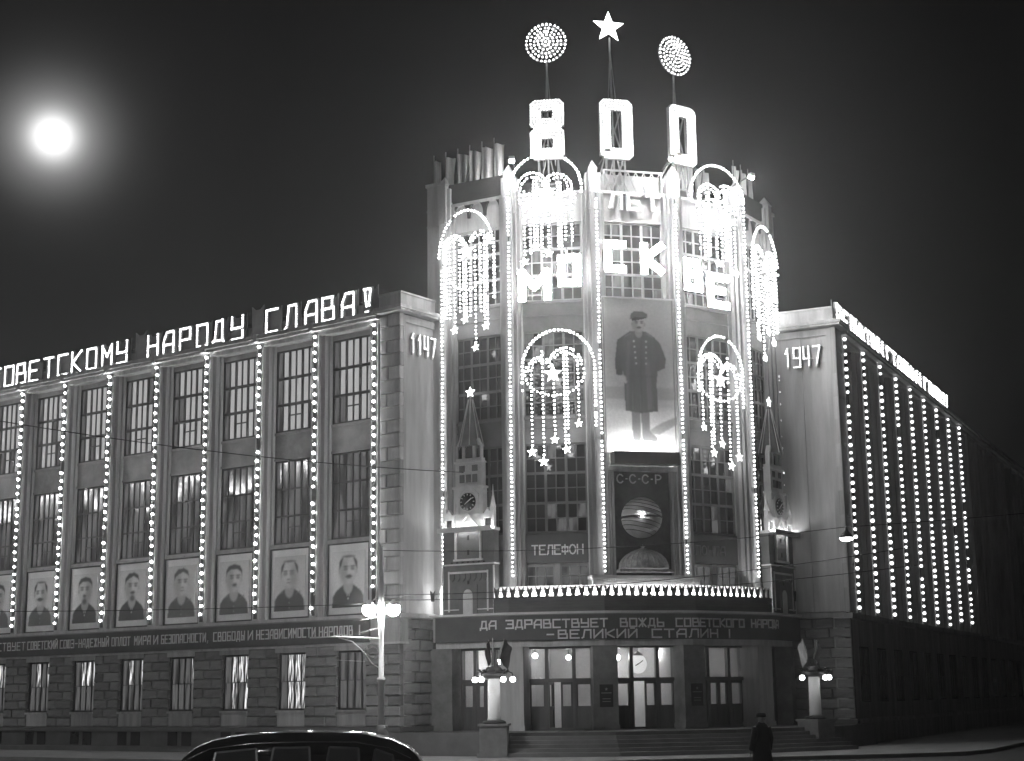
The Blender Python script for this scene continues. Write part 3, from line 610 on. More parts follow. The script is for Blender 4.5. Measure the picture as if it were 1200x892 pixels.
# hall behind the doors
bp('hall_back_wall', ID, strip(-4.4, -4.7, 1.15, 4.4), M['plaster'])
bp('hall_ceiling', ID, strip(-0.62, -4.5, 4.4, 4.5), M['plaster'])
bp('hall_floor', ID, strip(-0.3, -4.5, 1.15, 1.17), M['granite'])
for i in range(6):
    az_ = F[1].az if i == 0 else F[5].az if i == 5 else (F[i].az + F[i + 1].az) / 2
    b = MB(); b.box(-0.12, 0.12, 0.75, 4.5, 1.17, 4.4); bp('added_partition', Fr(PT[i], az_), b, M['plaster'])  # partitions added between the bays to vary the hall light
for f in range(1, 6):
    fr, L = F[f], SEG[f - 1]; u0, u1 = 0.5, L - 0.5; wd = u1 - u0
    b = MB(); m1, m2 = u0 + wd * 0.29, u0 + wd * 0.71
    for x in (u0, u1): b.box(x - 0.05, x + 0.05, 0.4, 0.62, 1.17, 4.38)
    for x in (m1, m2): b.box(x - 0.07, x + 0.07, 0.42, 0.6, 1.17, 4.3)
    b.box(u0, u1, 0.38, 0.64, 3.0, 3.14); b.box(u0, u1, 0.4, 0.62, 4.3, 4.38); b.box(u0, u1, 0.44, 0.6, 1.17, 1.24)
    ent = bp('entrance', fr, b, M['wood'])
    for (a, c) in ((u0 + .05, m1 - .07), (m1 + .07, m2 - .07), (m2 + .07, u1 - .05)):
        p = link('pane', unit_pane(M['glass']), ent); p.location = (a, 0.5, 3.14); p.scale = (c - a, 0.012, 1.16)
    leaves = [(u0 + .05, m1 - .07), (m1 + .07, (m1 + m2) / 2 - .005), ((m1 + m2) / 2 + .005, m2 - .07), (m2 + .07, u1 - .05)]
    for li, (a, c) in enumerate(leaves):
        if f in (2, 3) and li == 1: continue       # this leaf stands open inwards
        b = MB(); t = 0.07
        b.box(a, a + t, 0.46, 0.56, 1.24, 3.0); b.box(c - t, c, 0.46, 0.56, 1.24, 3.0); b.box(a + t, c - t, 0.463, 0.557, 2.9, 3.0); b.box(a + t, c - t, 0.463, 0.557, 1.95, 2.07); b.box(a + t, c - t, 0.463, 0.557, 1.24, 1.36)
        b.box(a + t, c - t, 0.49, 0.53, 1.36, 1.95); b.box(a + t + .05, c - t - .05, 0.475, 0.5, 1.42, 1.89)
        d = part('door', b, M['wood'], ent)
    for li, (a, c) in enumerate(leaves):
        if f in (2, 3) and li == 1: continue
        p = link('pane', unit_pane(M['glass']), ent); p.location = (a + .07, 0.505, 2.07); p.scale = (c - a - .14, 0.01, 0.83)
    if f in (2, 3):
        a, c = leaves[1]; b = MB(); wl = c - a; t = 0.07
        b.box(0, t, 0, .1, 0, 1.76); b.box(wl - t, wl, 0, .1, 0, 1.76); b.box(t, wl - t, 0.003, .097, 1.66, 1.76); b.box(t, wl - t, 0.003, .097, .71, .83); b.box(t, wl - t, 0.003, .097, 0, .12); b.box(t, wl - t, 0.03, .07, .12, .71)
        d = part('door', b, M['wood'], ent, label='door leaf standing open inwards'); d.location = (a, 0.56, 1.24); d.rotation_euler = (0, 0, R(70))

# ================================================================== BANNERS
# painted cloth banner round the entrance
ban = empty('slogan_banner', (PT[2].x, PT[2].y, 4.6), 0, 'dark banner with two lines of lettering wrapped round the corner above the doors', 'banner')
def place_in(o, parent, world, rz): o.location = world - Vector(parent.location); o.rotation_euler = (0, 0, rz)
bb = strip(0.62, 0.50, 4.60, 5.60, 0.1, 0.35); bb.v = [(x - PT[2].x, y - PT[2].y, z - 4.6) for x, y, z in bb.v]; part('cloth', bb, M['banner'], ban)
bb = strip(0.64, 0.48, 5.575, 5.61, 0.1, 0.35); bb.v = [(x - PT[2].x, y - PT[2].y, z - 4.6) for x, y, z in bb.v]; part('batten', bb, M['metal'], ban)
OB = offset_line(0.655); OL = [0.0]
for i in range(5): OL.append(OL[-1] + (OB[i + 1] - OB[i]).length)
def s_of(f, u): return OL[f - 1] + u - (OB[f - 1] - F[f].P).dot(F[f].d)
def at_arc(s):
    for i in range(5):
        if s <= OL[i + 1] or i == 4: return i + 1, s - OL[i] + (OB[i] - F[i + 1].P).dot(F[i + 1].d)
def arc_word(text, a, c, z, h, sw):
    s0, s1 = s_of(*a), s_of(*c); n = len(text); pitch = (s1 - s0) / max(1e-6, n - 1 + 0.72); wd = pitch * 0.72
    if n == 1: wd = s1 - s0
    for i, ch in enumerate(text):
        f, u = at_arc(s0 + i * pitch + wd / 2)
        key = (ch, round(wd, 2), h, sw, 'b')
        if key not in GLYPH: GLYPH[key] = flat_letter(ch, wd, h, sw, 0.02).mesh('letter', M['letter'])
        o = link('letter', GLYPH[key], ban); place_in(o, ban, F[f].w(u - wd / 2, -0.645, z), F[f].rz)
for t, a, c in (('ДА', (1, 2.01), (1, 2.71)), ('ЗДРАВСТВУЕТ', (2, -.2), (3, -.05)), ('ВОЖДЬ', (3, .5), (3, 2.29)), ('СОВЕТСКОГО', (3, 2.79), (4, 2.36)), ('НАРОДА', (4, 2.78), (5, .6))): arc_word(t, a, c, 5.09, 0.3, 0.06)
for t, a, c in (('-', (2, 1.38), (2, 1.68)), ('ВЕЛИКИЙ', (2, 1.85), (3, 1.15)), ('СТАЛИН', (3, 1.79), (4, .91)), ('!', (4, 1.45), (4, 1.65))): arc_word(t, a, c, 4.67, 0.3, 0.06)
# banner along the left wing
lb_ = thing('slogan_banner', LW, -1.45, -0.15, 4.68, 'very long banner with one line of lettering under the row of portraits', 'banner')
b = MB(); b.box(-34, 0, -0.02, 0.04, 0, 0.92); part('cloth', b, M['banner'], lb_)
b = MB(); b.box(-34, 0.02, -0.04, 0.05, 0.92, 0.97); part('batten', b, M['metal'], lb_)
for t, a, c in (('ЗДРАВСТВУЕТ', -27.6, -23.64), ('СОВЕТСКИЙ', -23.42, -21.17), ('СОЮЗ-НАДЕЖНЫЙ', -20.95, -17.45), ('ОПЛОТ', -17.21, -15.96), ('МИРА', -15.64, -14.57), ('И', -14.34, -14.11), ('БЕЗОПАСНОСТИ,', -13.83, -10.73), ('СВОБОДЫ', -10.46, -8.56), ('И', -8.33, -8.07), ('НЕЗАВИСИМОСТИ', -7.82, -4.42), ('НАРОДОВ', -4.18, -2.36), ('!', -2.1, -1.92)):
    if len(t) == 1: c = a + 0.26
    word_letters(lb_, t, -0.035, a + 1.45, c + 1.45, 0.31, 0.36, 0.05, 0.02, M['letter'], wfac=0.62)

# ================================================================== PAINTED PICTURES
def blur(a, n=1):
    for _ in range(n):
        p = np.pad(a, 1, mode='edge'); a = (p[:-2, 1:-1] + p[2:, 1:-1] + p[1:-1, :-2] + p[1:-1, 2:] + 2 * p[1:-1, 1:-1]) / 6
    return a
class Paint:
    def __init__(s, W, H, bg): s.W, s.H = W, H; s.X, s.Z = np.meshgrid((np.arange(W) + .5) / W, (np.arange(H) + .5) / H); s.a = np.zeros((H, W)) + bg
    def mixin(s, mask, v, k=1.0): s.a = s.a * (1 - mask * k) + v * mask * k
    def ell(s, cx, cz, rx, rz, v, soft=0.15, k=1.0):
        d = np.sqrt(((s.X - cx) / rx) ** 2 + ((s.Z - cz) / rz) ** 2); s.mixin(np.clip((1 + soft - d) / (2 * soft), 0, 1), v, k)
    def poly(s, pts, v, soft=1, k=1.0):
        m = np.zeros_like(s.a); n = len(pts); j = n - 1; ins = np.zeros(s.a.shape, bool)
        for i in range(n):
            (xi, zi), (xj, zj) = pts[i], pts[j]
            ins ^= ((zi > s.Z) != (zj > s.Z)) & (s.X < (xj - xi) * (s.Z - zi) / (zj - zi + 1e-12) + xi); j = i
        m[ins] = 1; s.mixin(blur(m, soft), v, k)
def picture(name, arr, wd, h, parent, m, th=0.03):
    """a board with the painted picture on its front, colours per vertex"""
    H, W = arr.shape; me = bpy.data.meshes.new(name)
    vs = [((i / (W - 1)) * wd, 0, (j / (H - 1)) * h) for j in range(H) for i in range(W)]
    fs = [(j * W + i, j * W + i + 1, (j + 1) * W + i + 1, (j + 1) * W + i) for j in range(H - 1) for i in range(W - 1)]
    o = len(vs); vs += [(0, th, 0), (wd, th, 0), (wd, th, h), (0, th, h)]
    c0, c1, c2, c3 = 0, W - 1, H * W - 1, (H - 1) * W
    fs += [(o + 3, o + 2, o + 1, o), (c0, o, o + 1, c1), (c1, o + 1, o + 2, c2), (c2, o + 2, o + 3, c3), (c3, o + 3, o, c0)]
    me.from_pydata(vs, [], fs); at = me.color_attributes.new("print", 'FLOAT_COLOR', 'POINT')
    lin = np.concatenate([arr.ravel(), [0.3] * 4]); at.data.foreach_set('color', np.stack([lin, lin, lin, np.ones_like(lin)], 1).astype(np.float32).ravel())
    me.materials.append(m); return link(name, me, parent)
def face(p, cx, cz, s, hair, must, beard, dx, asp, hairv=0.05, skin=0.58, glasses=False, cap=False):
    """generic painted man's head, centre cx,cz, half height s; asp = picture height / width"""
    ex = lambda r: r * asp
    p.ell(cx, cz - 1.05 * s, ex(.42 * s), .6 * s, skin * .75, .15)
    p.ell(cx, cz, ex(.72 * s), s, skin, .1)
    p.ell(cx - dx * ex(.4 * s), cz - .1 * s, ex(.34 * s), .8 * s, skin * .62, .5, .8); p.ell(cx + dx * ex(.25 * s), cz + .1 * s, ex(.3 * s), .6 * s, skin * 1.25, .6, .7)
    p.ell(cx - ex(.74 * s), cz - .05 * s, ex(.1 * s), .2 * s, skin * .7, .3); p.ell(cx + ex(.74 * s), cz - .05 * s, ex(.1 * s), .2 * s, skin * .85, .3)
    for q in (-1, 1):
        p.ell(cx + q * ex(.3 * s) + dx * ex(.08 * s), cz + .1 * s, ex(.19 * s), .11 * s, skin * .3, .4, .85); p.ell(cx + q * ex(.3 * s) + dx * ex(.08 * s), cz + .28 * s, ex(.23 * s), .06 * s, hairv, .5, .85)
    p.ell(cx + dx * ex(.12 * s), cz - .12 * s, ex(.09 * s), .22 * s, skin * 1.2, .5, .7); p.ell(cx + dx * ex(.08 * s), cz - .33 * s, ex(.17 * s), .07 * s, skin * .4, .5, .8)
    p.ell(cx + dx * ex(.06 * s), cz - .56 * s, ex(.22 * s), .05 * s, skin * .4, .5, .9)
    if must: p.ell(cx + dx * ex(.06 * s), cz - .43 * s, ex(.3 * s * must), .1 * s * must, hairv, .35, .95)
    if beard: p.ell(cx + dx * ex(.05 * s), cz - .86 * s, ex(.26 * s), .24 * s, hairv * 1.3, .4, .9)
    if glasses:
        for q in (-1, 1): p.ell(cx + q * ex(.3 * s) + dx * ex(.08 * s), cz + .08 * s, ex(.22 * s), .2 * s, skin * .5, .3, .5)
    Q = lambda pts: [(cx + ex(x * s), cz + y * s) for x, y in pts]
    if hair == 'full': p.poly(Q([(-.8, .1), (-.8, .6), (-.58, .98), (0, 1.12), (.58, .98), (.8, .6), (.8, .1), (.68, .48), (.38, .7), (0, .76), (-.38, .7), (-.68, .48)]), hairv, 1)
    elif hair == 'swept': p.poly(Q([(-.79, .15), (-.8, .7), (-.42, 1.08), (.2, 1.15), (.64, .95), (.78, .4), (.62, .62), (.1, .86), (-.45, .62), (-.68, .42)]), hairv, 1)
    elif hair == 'thin':
        p.poly([(cx - ex(.8 * s), cz), (cx - ex(.76 * s), cz + .7 * s), (cx - ex(.4 * s), cz + 1.02 * s), (cx - ex(.55 * s), cz + .5 * s)], hairv, 1); p.poly([(cx + ex(.8 * s), cz), (cx + ex(.76 * s), cz + .7 * s), (cx + ex(.4 * s), cz + 1.02 * s), (cx + ex(.55 * s), cz + .5 * s)], hairv, 1)
        p.ell(cx, cz + .98 * s, ex(.5 * s), .09 * s, hairv, .5, .8)
def portrait_art(hair, must, beard, dress, dx, bg, glasses=False, cx=.5, s=.25, hairv=.05):
    W, H = 52, 74; asp = 1.36; p = Paint(W, H, bg)
    p.mixin(np.clip(p.Z * .9, 0, 1), bg * .72, .8)
    coat = .085 if dress == 'uniform' else .05
    p.poly([(.02, 0), (.04, .2), (.14, .3), (.36, .41), (.64, .41), (.86, .3), (.96, .2), (.98, 0)], coat, 1)
    p.poly([(.5, 0), (.52, .36), (.84, .30), (.93, .2), (.94, 0)], coat * 1.5, 2, .6)
    if dress == 'uniform':
        p.poly([(.4, .36), (.38, .44), (.62, .44), (.6, .36), (.5, .34)], coat * .55, 1)
        for q in (.16, .7): p.poly([(q, .29), (q + .02, .32), (q + .14, .36), (q + .14, .33)], .2, 0, .7)
        for z in (.06, .15, .24): p.ell(.5, z, .018, .012, .3, .4)
    else:
        p.poly([(.4, .43), (.5, .12), (.6, .43)], .62, 0); p.poly([(.46, .36), (.5, .12), (.54, .36), (.5, .4)], .03, 0)
        p.poly([(.38, .43), (.3, .33), (.48, .08), (.4, .42)], coat * .5, 1, .8); p.poly([(.62, .43), (.7, .33), (.52, .08), (.6, .42)], coat * .7, 1, .8)
    face(p, cx, .655, s, hair, must, beard, dx, asp, hairv, glasses=glasses)
    return np.clip(blur(p.a, 1), .01, .8)
PORT = [('thin', 1.0, 0.0, 'suit', 1, .24, False, 'framed portrait of a balding man with moustache, dark suit and tie, nearest the corner tower'),
        ('thin', 0, 0, 'uniform', -1, .20, True, 'framed portrait of a clean shaven man in glasses and buttoned uniform, second from the corner'),
        ('full', .8, 0, 'uniform', 1, .23, False, 'framed portrait of a stout man with dark hair, moustache and uniform, third from the corner'),
        ('swept', 0, 0, 'uniform', 1, .20, False, 'framed portrait of a young beardless man in plain uniform, fourth from the corner'),
        ('swept', .9, 1, 'suit', 1, .22, False, 'framed portrait of a man with swept hair, goatee, white shirt and thin tie'),
        ('full', .7, .6, 'suit', -1, .24, False, 'framed portrait of a narrow faced man with small goatee and pale tie'),
        ('thin', 1.3, 0, 'uniform', -1, .23, False, 'framed portrait of a balding man with large dark moustache and tunic'),
        ('full', 1.1, 0, 'uniform', -1, .22, False, 'framed portrait cut by the left edge of the photo')]
for k, (hair, must, beard, dress, dx, bg_, gl, lab) in enumerate(PORT):
    us = -S0 - BAY * k; u0 = us - BAY + 0.55; wd = BAY - 1.10
    t = thing('framed_portrait', LW, u0, 0.34, 5.84, lab, 'portrait', 'framed portraits along the left wing')
    h = 2.92; b = MB()
    b.box(0, wd, 0.0, 0.10, 0, h); part('mount', b, M['white'], t)
    b = MB(); b.box(-0.03, 0.03, -0.04, 0.11, -0.03, h + .03); b.box(wd - .03, wd + .03, -0.04, 0.11, -0.03, h + .03); b.box(.03, wd - .03, -0.037, 0.11, -0.03, 0.03); b.box(.03, wd - .03, -0.037, 0.11, h - .03, h + .03); part('frame', b, M['dframe'], t)
    b = MB(); b.box(-0.03, wd + .03, -0.06, 0.12, h + .04, h + .2); b.box(wd * .42, wd * .58, -0.09, -.055, h + .05, h + .1); part('picture_rail', b, M['spandrel'], t)
    o = picture('painted_picture', portrait_art(hair, must, beard, dress, dx, bg_ * 3.2, gl), wd - .44, h - .62, t, M['printed']); o.location = (0.22, -0.035, 0.3)
# tall standing figure over the entrance
W, H = 110, 228; p = Paint(W, H, .6); asp = 6.4 / 3.06
p.mixin(np.clip((.46 - p.Z) / .1, 0, 1), .64); p.mixin(np.clip((.30 - p.Z) / .04, 0, 1), .8)
p.poly([(0, .34), (0, .42), (1, .42), (1, .34)], .4, 3, .7)
p.poly([(.55, .13), (.75, .12), (1, .19), (1, .24), (.8, .2)], .4, 2)
for q, xx in ((0, .43), (1, .56)):
    p.poly([(xx - .06, .27), (xx - .05, .1), (xx - .04, .08), (xx + .05 + q * .1, .075), (xx + .06 + q * .1, .1), (xx + .06, .14), (xx + .06, .27)], .24, 1)
p.poly([(.29, .27), (.28, .45), (.25, .62), (.26, .745), (.38, .785), (.60, .785), (.73, .745), (.765, .6), (.73, .45), (.74, .27), (.5, .255)], .10, 1)
p.poly([(.28, .75), (.2, .725), (.165, .6), (.17, .5), (.26, .49), (.29, .62)], .085, 1); p.poly([(.7, .75), (.79, .715), (.87, .61), (.85, .55), (.71, .52), (.73, .62)], .08, 1)
p.poly([(.35, .3), (.37, .62), (.42, .62), (.43, .3)], .08, 2, .7); p.poly([(.6, .28), (.58, .6), (.64, .6), (.68, .28)], .19, 2, .7); p.poly([(.28, .5), (.28, .485), (.73, .485), (.73, .5)], .07, 1, .5)
p.ell(.26, .475, .05, .022, .7, .3); p.poly([(.24, .48), (.3, .44), (.33, .455), (.28, .49)], .7, 1)
for i in range(5):
    z = .72 - i * .036; p.ell(.43 + i * .006, z, .014, .007, .7, .4); p.ell(.60 - i * .002, z, .014, .007, .6, .4)
p.poly([(.41, .78), (.44, .73), (.5, .755), (.57, .73), (.59, .78), (.5, .8)], .07, 1)
for q in (-1, 1): p.poly([(.5 + q * .2, .742), (.5 + q * .12, .765), (.5 + q * .1, .775), (.5 + q * .19, .752)], .25, 0, .8)
p.poly([(.30, .27), (.31, .5), (.34, .72), (.38, .72), (.35, .5), (.345, .27)], .2, 2, .55); p.poly([(.48, .26), (.5, .5), (.52, .73), (.545, .73), (.53, .5), (.52, .26)], .06, 1, .6)
for q in range(7): p.poly([(.33 + q * .055, .27), (.335 + q * .052, .45), (.345 + q * .052, .45), (.345 + q * .055, .27)], .09 + .09 * (q % 2), 1, .45)
face(p, .5, .835, .056, 'none', .95, 0, 1, asp, .06, .5)
p.poly([(.385, .865), (.4, .9), (.44, .915), (.56, .918), (.63, .9), (.625, .88), (.6, .872), (.5, .868)], .11, 1); p.poly([(.4, .865), (.42, .852), (.52, .862), (.61, .874), (.6, .88), (.45, .876)], .02, 0)
pos = thing('poster_board', F[3], 0.27, -0.02, 12.05, 'tall poster of a standing man in cap and double breasted greatcoat over the entrance', 'poster')
o = picture('painted_picture', np.clip(p.a, .01, .8), 3.06, 6.4, pos, M['printed'], 0.06)
b = MB(); b.box(-.05, 0, -.03, .12, -.03, 6.45); b.box(3.06, 3.11, -.03, .12, -.03, 6.45); b.box(0, 3.06, -.027, .12, 6.4, 6.46); part('frame', b, M['white'], pos)
# footlight trough under the poster
ft = thing('footlight_trough', F[3], 0.46, -0.42, 11.52, 'dark box of footlights under the tall poster', 'light')
b = MB(); b.box(0, 2.75, -0.14, -0.08, 0, 0.5); b.box(0, 2.75, -0.08, 0.4, 0, 0.06); b.box(0, .05, -.08, .4, .06, .5); b.box(2.7, 2.75, -.08, .4, .06, .5); part('box', b, M['iron'], ft)
part('bulb', balls([(0.15 + i * .175, 0.02, .34) for i in range(15)], .06), M['bulb_hot'], ft, 'stuff')

# ================================================================== GLOBE AND DOME IN THE NICHE
cc = thing('niche_sign', F[3], 0.78, 0.19, 10.84, 'letters С·С·С·Р spaced by dots above the globe', 'sign')
word_letters(cc, 'c·c·c·p', 0.0, 0, 1.86, 0, 0.34, 0.05, 0.03, M['letter'], wfac=0.95)
gl = thing('globe', F[3], 1.70, 0.0, 9.42, 'large banded globe with a dark equator slit and bright spot in the niche', 'globe')
for zs, nm in ((1, 'upper_half'), (-1, 'lower_half')):
    b = MB(); prof = [(0.82 * math.cos(R(a)), 0.82 * math.sin(R(a))) for a in range(3, 91, 6)]
    prof = [(r, z * zs) for r, z in prof]
    if zs < 0: prof = prof[::-1]
    b.lathe(prof, 32); part(nm, b, M['globe'], gl)
for k in range(9):
    z = -.62 + k * .155
    if abs(z) < .06: continue
    r = math.sqrt(.82 ** 2 - z ** 2) + .006; b = MB(); ct, st_ = math.cos(R(13)), math.sin(R(13))
    b.tube([(r * math.cos(R(a)) * ct + z * st_, r * math.sin(R(a)), -r * math.cos(R(a)) * st_ + z * ct) for a in range(170, 371, 10)], .016, 4); part('latitude_band', b, M['dframe'], gl)
b = MB(); b.lathe([(.78, -.045), (.80, .045)], 32); part('equator', b, M['iron'], gl)
part('equator_glint', balls([(-0.26, -0.86, 0.01)], .05), M['hall'], gl)  # glowing ball added for the highlight on the globe
dm = thing('half_dome_relief', F[3], 1.73, 0.05, 7.22, 'carved half dome relief with a small crest below the globe', 'relief')
b = MB(); prof = [(1.0 * math.cos(R(a)), 0.2 + .72 * math.sin(R(a))) for a in range(0, 90, 9)]; b.lathe([(1.02, .12)] + prof, 28); part('dome', b, M['relief'], dm)
b = MB(); b.box(-1.12, 1.12, -.5, .2, 0, .12); part('base', b, M['relief'], dm)
b = MB()
for k in range(12):
    a = R(195 + k * 14); b.tube([(1.0 * math.cos(a) * math.cos(R(e)), 1.0 * math.sin(a) * math.cos(R(e)), .2 + .73 * math.sin(R(e))) for e in range(0, 85, 14)], .025, 4)
part('rib', b, M['metal'], dm)
b = MB(); b.star(0, 1.03, .12, -.08, .08); b.bar((-.2, 0, .93), (0, 0, 1.0), .05); b.bar((.2, 0, .93), (0, 0, 1.0), .05); part('crest', b, M['metal'], dm)

# ================================================================== FORTRESS WALL CUT-OUT WITH SWALLOWTAIL MERLONS
kw = empty('crenellated_wall', (PT[2].x, PT[2].y, 5.7), 0, 'low painted brick wall with swallowtail merlons lit from behind above the entrance banner', 'wall panel')
def local_world(o, fr, u, y, z): o.location = fr.w(u, y, z) - Vector(kw.location); o.rotation_euler = (0, 0, fr.rz)
mer = MB(); mer.prism([(0.07, 0), (.20, 0), (.245, .30), (.25, .44), (.135, .31), (.02, .44), (.025, .30)][::1], 0, .06); mm = mer.mesh('merlon', M['brick'])
for f in range(1, 6):
    L = SEG[f - 1]; a, c = (2.55 if f == 1 else -.1), (0.35 if f == 5 else L + .1)
    b = MB(); b.box(0, c - a, 0, .05, 0, .58)
    for r in range(4): b.box(0, c - a, -.012, 0, .06 + r * .15, .06 + r * .15 + .1)
    o = part('brick_board', b, M['brick'], kw); local_world(o, F[f], a, -0.52, 5.7)
    n = int((c - a) / .32)
    for i in range(n):
        o = link('merlon', mm, kw); local_world(o, F[f], a + .01 + i * (c - a) / n, -0.52, 6.275)
for (f, u) in ((1, -.42), (5, 2.6)):
    o = link('merlon', mm, kw); local_world(o, F[f], u, -.52, 6.275)
for f in range(1, 6):
    L = SEG[f - 1]; a, c = (2.6 if f == 1 else 0), (0.3 if f == 5 else L)
    o = part('bulb', balls([(i * .16, 0, 0) for i in range(int((c - a) / .16))], .05), M['bulb_wing'], kw, 'stuff'); local_world(o, F[f], a, -.3, 6.4)

# ================================================================== GATE-TOWER MODELS
def gate_tower(fr, uc, label, mirror=1):
    t = thing('tower_model', fr, uc, -0.45, 5.72, label, 'model tower', 'gate tower models beside the entrance')
    b = MB(); gx = .22
    b.box(-1.2, 1.2, 0, .4, 0.0, 1.95 - 0); b.box(-1.2, 1.2, .03, .4, 1.95, 3.3); part('body', b, M['model'], t)
    b = MB()
    b.box(-1.24, 1.24, -.06, .4, 1.95, 2.01); b.box(-1.26, -.42, -.08, .4, 3.3, 3.42); b.box(.42, 1.26, -.08, .4, 3.3, 3.42)
    b.box(-.93, -.87, -.04, 0, .1, 1.72); b.box(.87, .93, -.04, 0, .1, 1.72); b.box(-.93, .93, -.045, 0, 1.62, 1.7); b.box(-1.2, -.4, -.03, 0, .16, .2); b.box(.4, 1.2, -.03, 0, .16, .2)
    b.box(-.62, -.54, -.05, .03, 2.2, 3.3); b.box(.54, .62, -.05, .03, 2.2, 3.3); b.box(-.68, .68, -.05, .03, 2.12, 2.2)
    b.bar((-.6, -.04, 3.3), (0, -.04, 4.02), .09, .08); b.bar((.6, -.043, 3.3), (0, -.043, 4.02), .09, .08)
    b.box(-1.21, -1.15, -.035, 0, 0, 1.9); b.box(1.15, 1.21, -.035, 0, 0, 1.9)
    part('cornice', b, M['modelw'], t)
    for k in range(7):
        b = MB(); b.prism([(-.85 + k * .25, 1.6), (-.85 + k * .25, 1.42), (-.73 + k * .25, 1.3), (-.62 + k * .25, 1.42), (-.62 + k * .25, 1.6)], -.05, 0); part('bracket', b, M['model'], t)
    b = MB(); b.prism([(-.42, 0), (.42, 0), (.42, 1.16), (-.42, 1.16)], -.035, 0); part('gate_surround', b, M['model'], t)
    b = MB(); b.prism([(-gx, 0), (gx, 0), (gx, .72)] + [(gx * math.cos(R(a)), .72 + .26 * math.sin(R(a))) for a in range(15, 180, 15)] + [(-gx, .72)], -.06, -.03); part('gate', b, M['modelw'], t)
    b = MB()
    for (x, z, hh) in ((0, 1.78 - .7 + .1 + .0, .2), (0, 2.45 - .1, .2), (0, 2.95, .2)): b.box(x - .04, x + .04, -.015, .01, z, z + hh)
    for k in range(7): b.box(-.8 + k * .25, -.72 + k * .25, -.02, .0, 2.03, 2.09)
    part('loophole', b, M['iron'], t)
    # side pavilions with pointed openings and small pinnacles
    for s in (-1, 1):
        b = MB(); x0, x1 = (-1.2, -.62) if s < 0 else (.62, 1.2)
        b.box(x0, x0 + .14, 0, .2, 3.42, 4.0); b.box(x1 - .14, x1, 0, .2, 3.42, 4.0); b.prism([(x0 + .14, 3.8), (x1 - .14, 3.8), (x1 - .14, 4.0), ((x0 + x1) / 2, 4.22), (x0 + .14, 4.0)], 0, .2); part('pavilion', b, M['modelw'], t)
        b = MB(); b.box(x0 + .14, x1 - .14, .12, .18, 3.42, 3.8); part('opening', b, M['iron'], t)
        b = MB(); cx = s * 1.12; b.box(cx - .09, cx + .09, .0, .18, 4.0, 4.25); b.lathe([(.13, 4.25), (.05, 4.7), (.01, 5.15)], 6, (cx, .1, 0)); part('pinnacle', b, M['modelw'], t)
    b = MB(); b.box(-1.26, -.42, -.3, -.08, 3.3, 3.34); b.box(.42, 1.26, -.3, -.08, 3.3, 3.34); b.box(-.42, .42, -.3, -.27, 3.24, 3.34); b.box(-1.26, 1.26, -.33, -.3, 3.26, 3.46); part('lamp_tray', b, M['modelw'], t)
    part('bulb', balls([(-1.2 + i * .16, -.2, 3.41) for i in range(16)], .04), M['bulb_wing'], t, 'stuff')
    b = MB(); b.box(-.68, .68, .05, .4, 3.42, 5.05); part('clock_stage', b, M['modelw'], t)
    b = MB(); b.box(-.68, .68, .02, .05, 3.95, 4.02); b.bar((-.5, .02, 4.75), (0, .02, 5.2), .07, .06); b.bar((.5, .023, 4.75), (0, .023, 5.2), .07, .06); b.box(-.74, .74, 0, .4, 5.05, 5.14)
    for x in (-.62, -.46, .46, .62): b.box(x - .03, x + .03, .01, .05, 4.02, 4.75)
    part('moulding', b, M['modelw'], t)
    ck = MB(); ck.lathe([(.36, -.02), (.36, .02)], 24); ck.v = [(x, z, y + 4.5) for x, y, z in ck.v]; co = part('clock', ck, M['iron'], t); 
    b = MB()
    for k in range(12):
        a = R(k * 30); b.bar((.26 * math.cos(a), -.035, 4.5 + .26 * math.sin(a)), (.33 * math.cos(a), -.035, 4.5 + .33 * math.sin(a)), .035, .02)
    b.bar((-.04, -.04, 4.47), (.2, -.04, 4.64), .04, .02); b.bar((.02, -.043, 4.52), (-.12, -.043, 4.4), .03, .02); part('clock_hand', b, M['modelw'], co)
    b = MB(); b.box(-.62, .62, .08, .4, 5.14, 6.1); part('upper_stage', b, M['modelw'], t)
    b = MB()
    for x in (-.3, 0, .3): b.box(x - .11, x + .11, .05, .085, 5.3, 5.62)
    for x in (-.3, .3): b.box(x - .13, x + .13, .06, .085, 5.75, 6.0)
    part('recess', b, M['model'], t)
    b = MB(); b.box(-.66, .66, .03, .4, 6.1, 6.17); b.box(-.6, .6, .1, .4, 6.17, 6.3); part('moulding', b, M['modelw'], t)
    for (cx, wdt, hh) in ((-.42, .2, .5), (0, .36, .62), (.42, .2, .5)):
        b = MB(); h2 = wdt / 2; z0 = 6.3
        b.box(cx - h2 - .06, cx - h2, .1, .3, z0, z0 + hh); b.box(cx + h2, cx + h2 + .06, .1, .3, z0, z0 + hh)
        b.prism([(cx - h2 - .06, z0 + hh), (cx + h2 + .06, z0 + hh), (cx, z0 + hh + .32)], .1, .3); part('belfry_arch', b, M['modelw'], t)
        b = MB(); b.prism([(cx - h2, z0), (cx + h2, z0), (cx + h2, z0 + hh * .7), (cx, z0 + hh), (cx - h2, z0 + hh * .7)], .2, .26); part('opening', b, M['iron'], t)
    b = MB(); b.lathe([(.52, 6.8), (.40, 7.2), (.22, 8.1), (.1, 8.7), (.05, 8.92)], 8, (0, .3, 0)); part('spire', b, M['model'], t)
    b = MB()
    for k in range(8): a = R(22.5 + k * 45); b.bar((.53 * math.cos(a), .3 + .53 * math.sin(a), 6.8), (.1 * math.cos(a), .3 + .1 * math.sin(a), 8.75), .03)
    part('spire_rib', b, M['modelw'], t)
    b = MB(); b.star(0, 9.06, .24, .2, .34); part('star', b, M['bulb_star'], t)
    return t
gate_tower(F[1], 1.36, 'pale model gate tower with clock, spire and glowing star left of the entrance')
